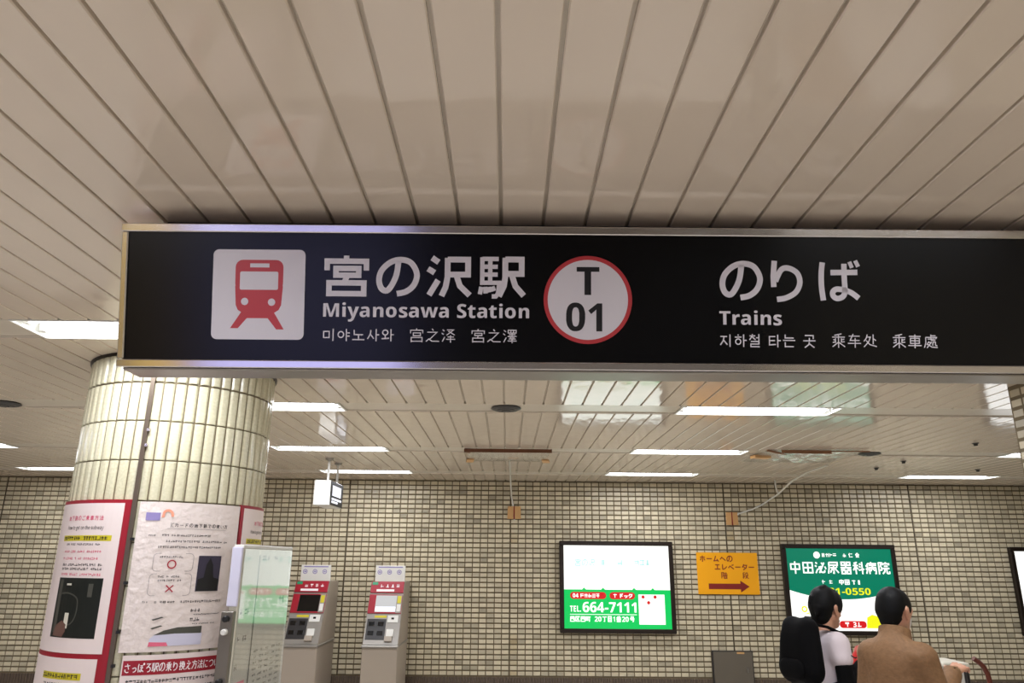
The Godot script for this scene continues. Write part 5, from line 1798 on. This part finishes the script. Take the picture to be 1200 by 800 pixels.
	skinned(st, [bone(Vector3(0, 1.22, 0), Vector3(0, 0.86, 0.0), 0.125, 0.130, Vector3(1.12, 1, 0.82), 0.05), bone(Vector3(-0.13, 1.325, 0), Vector3(0.13, 1.325, 0), 0.057, 0.057, Vector3.ONE, 0.09),
		bone(Vector3(-0.145, 1.32, 0), Vector3(-0.168, 1.235, -0.012), 0.062, 0.064, Vector3.ONE, 0.03), bone(Vector3(0.145, 1.32, 0), Vector3(0.165, 1.235, -0.01), 0.062, 0.064, Vector3.ONE, 0.03)], 0.011, [[Vector3.DOWN, -0.80]])
	var shirt := part("white_shirt", st, M.white_shirt, o)
	st = begin()
	var sf := flat(Vector3(-0.232, 1.26, 0.035), Vector3(0.12, 0, -1).normalized(), Vector3.DOWN)
	ribbon(st, PackedVector2Array([Vector2(-0.01, 0.012), Vector2(0.004, 0.016), Vector2(0.034, 0.0)]), false, 0.004, sf, 0.002)
	part("sleeve_mark", st, M.black_plastic, shirt)
	for s in [-1.0, 1.0]:
		st = begin()
		var el := Vector3(-0.20, 1.07, -0.03) if s < 0 else Vector3(0.19, 1.06, -0.02)
		var wr := Vector3(-0.16, 1.185, 0.15) if s < 0 else Vector3(0.15, 1.12, 0.17)
		skinned(st, [bone(Vector3(s * 0.17, 1.22, -0.01), el, 0.052, 0.050, Vector3.ONE, 0.02), bone(el, wr, 0.050, 0.038, Vector3.ONE, 0.02)], 0.011)
		part("dark_sleeve", st, M.black_cloth, o)
	st = begin()
	skinned(st, [bone(Vector3(0, 1.345, 0.0), Vector3(0, 1.395, 0.02), 0.085, 0.066, Vector3(1.25, 1, 1), 0.04)], 0.011, [[Vector3(0, 1, -0.35).normalized(), 1.30]])
	part("dark_collar", st, M.black_cloth, o)
	legs(o, st, 0.84, M.black_cloth)
	# backpack: a thing he carries
	var p := thing("backpack", "large plain black backpack worn by the person in profile", "backpack", at)
	p.rotation.y = deg_to_rad(115.0)
	st = begin()
	skinned(st, [bone(Vector3(-0.06, 1.40, -0.165), Vector3(-0.07, 1.17, -0.185), 0.075, 0.095, Vector3(1, 1, 0.8), 0.05), bone(Vector3(0.06, 1.40, -0.165), Vector3(0.07, 1.17, -0.185), 0.075, 0.095, Vector3(1, 1, 0.8), 0.05), bone(Vector3(-0.05, 1.30, -0.23), Vector3(0.05, 1.30, -0.23), 0.05, 0.05, Vector3(1, 2.0, 0.7), 0.04)], 0.012)
	part("main_bag", st, M.black_cloth, p)
	st = begin()
	skinned(st, [bone(Vector3(-0.05, 1.17, -0.265), Vector3(0.05, 1.17, -0.265), 0.05, 0.05, Vector3(1, 1.2, 0.5), 0.03)], 0.010)
	part("front_pocket", st, M.black_cloth, p)
	for s in [-1.0, 1.0]:
		st = begin()
		tube(st, PackedVector3Array([Vector3(s * 0.075, 1.43, -0.12), Vector3(s * 0.09, 1.415, -0.03), Vector3(s * 0.105, 1.38, 0.06), Vector3(s * 0.115, 1.28, 0.115), Vector3(s * 0.125, 1.18, 0.10), Vector3(s * 0.145, 1.10, 0.0), Vector3(s * 0.13, 1.08, -0.11)]), 0.03, 10, Vector2(1.0, 0.3))
		part("shoulder_strap", st, M.black_cloth, p)
	st = begin()
	tube(st, PackedVector3Array([Vector3(-0.03, 1.44, -0.105), Vector3(-0.02, 1.468, -0.09), Vector3(0.02, 1.468, -0.09), Vector3(0.03, 1.44, -0.105)]), 0.008, 8)
	part("grab_handle", st, M.black_plastic, p)

	# ---- bent grab rails and white pedestal behind the passengers
	for a in [["bright red bent grab rail between the two passengers", M.handrail_red, 0.034, [Vector3(2.755, 0.0, -6.2), Vector3(2.70, 0.6, -6.2), Vector3(2.675, 0.88, -6.2), Vector3(2.685, 0.97, -6.2), Vector3(2.715, 1.05, -6.21), Vector3(2.76, 1.09, -6.25), Vector3(2.83, 1.11, -6.35), Vector3(2.95, 1.115, -6.6)]], ["brown-red bent grab rail beside the white pedestal", M.brown_rail, 0.019, [Vector3(3.80, 0.0, -6.2), Vector3(3.775, 0.7, -6.2), Vector3(3.765, 0.93, -6.2), Vector3(3.757, 0.985, -6.2), Vector3(3.735, 1.04, -6.2), Vector3(3.70, 1.075, -6.2), Vector3(3.665, 1.10, -6.2)]]]:
		var e := thing("grab_rail", a[0], "handrail", Vector3.ZERO, "bent grab rails")
		st = begin()
		tube(st, PackedVector3Array(a[3]), a[2], 12)
		part("rail_tube", st, a[1], e)
		st = begin()
		lathe(st, PackedVector2Array([Vector2(0.07, 0.0), Vector2(0.07, 0.012), Vector2(a[2], 0.02)]), a[3][0], 20)
		part("floor_flange", st, M.steel, e)
	var c := thing("pedestal", "white pedestal cabinet with a dark edge, under the reaching hand", "cabinet", Vector3(3.345, 0, -6.0))
	part("cabinet_body", box(Vector3(0.05, 0.53, -0.15), Vector3(0.14, 1.06, 0.3), 0.01), M.white_plastic, c)
	part("dark_edge", box(Vector3(0.138, 0.53, -0.15), Vector3(0.035, 1.06, 0.31), 0.008), M.machine_dark, c)
	part("top_cap", box(Vector3(0.06, 1.075, -0.15), Vector3(0.20, 0.03, 0.33), 0.008), M.map_paper, c)


# ---------------------------------------------------------------- lit panels added behind the photographer for the sign's face and frame to mirror
func build_behind() -> void:
	var o := lightbox("added cool bluish lit panel on the wall behind the photographer", -2.0, 1.2, 0.30, 2.97, 5.49, PI)  # unseen panel, added to tint the hanging sign bluish
	o.position = Vector3(-1.4, 2.97, 5.49)
	var f := flat(Vector3(0.064, -0.064, 0.068), Vector3.RIGHT, Vector3.DOWN)
	var st := begin()
	rect(st, 0, 0, 3.07, 2.54, f, 0.0)
	part("lit_panel", st, M.added_cool_glow, o)
	panel_light(o, Vector3(1.6, -1.33, 0.1), Vector2(3.0, 2.5), 1.3, Color(0.70, 0.70, 1.0))
	o = lightbox("added amber lit panel on the wall behind the photographer", 0.0, 0.95, 0.30, 2.97, 5.49, PI)  # unseen panel, added to give the sign frame its amber tint
	o.position = Vector3(-4.62, 2.97, 5.49)
	st = begin()
	rect(st, 0, 0, 0.82, 2.54, f, 0.0)
	part("lit_panel", st, M.added_amber_glow, o)
	panel_light(o, Vector3(0.475, -1.33, 0.1), Vector2(0.8, 2.5), 0.15, Color(1.0, 0.8, 0.25))
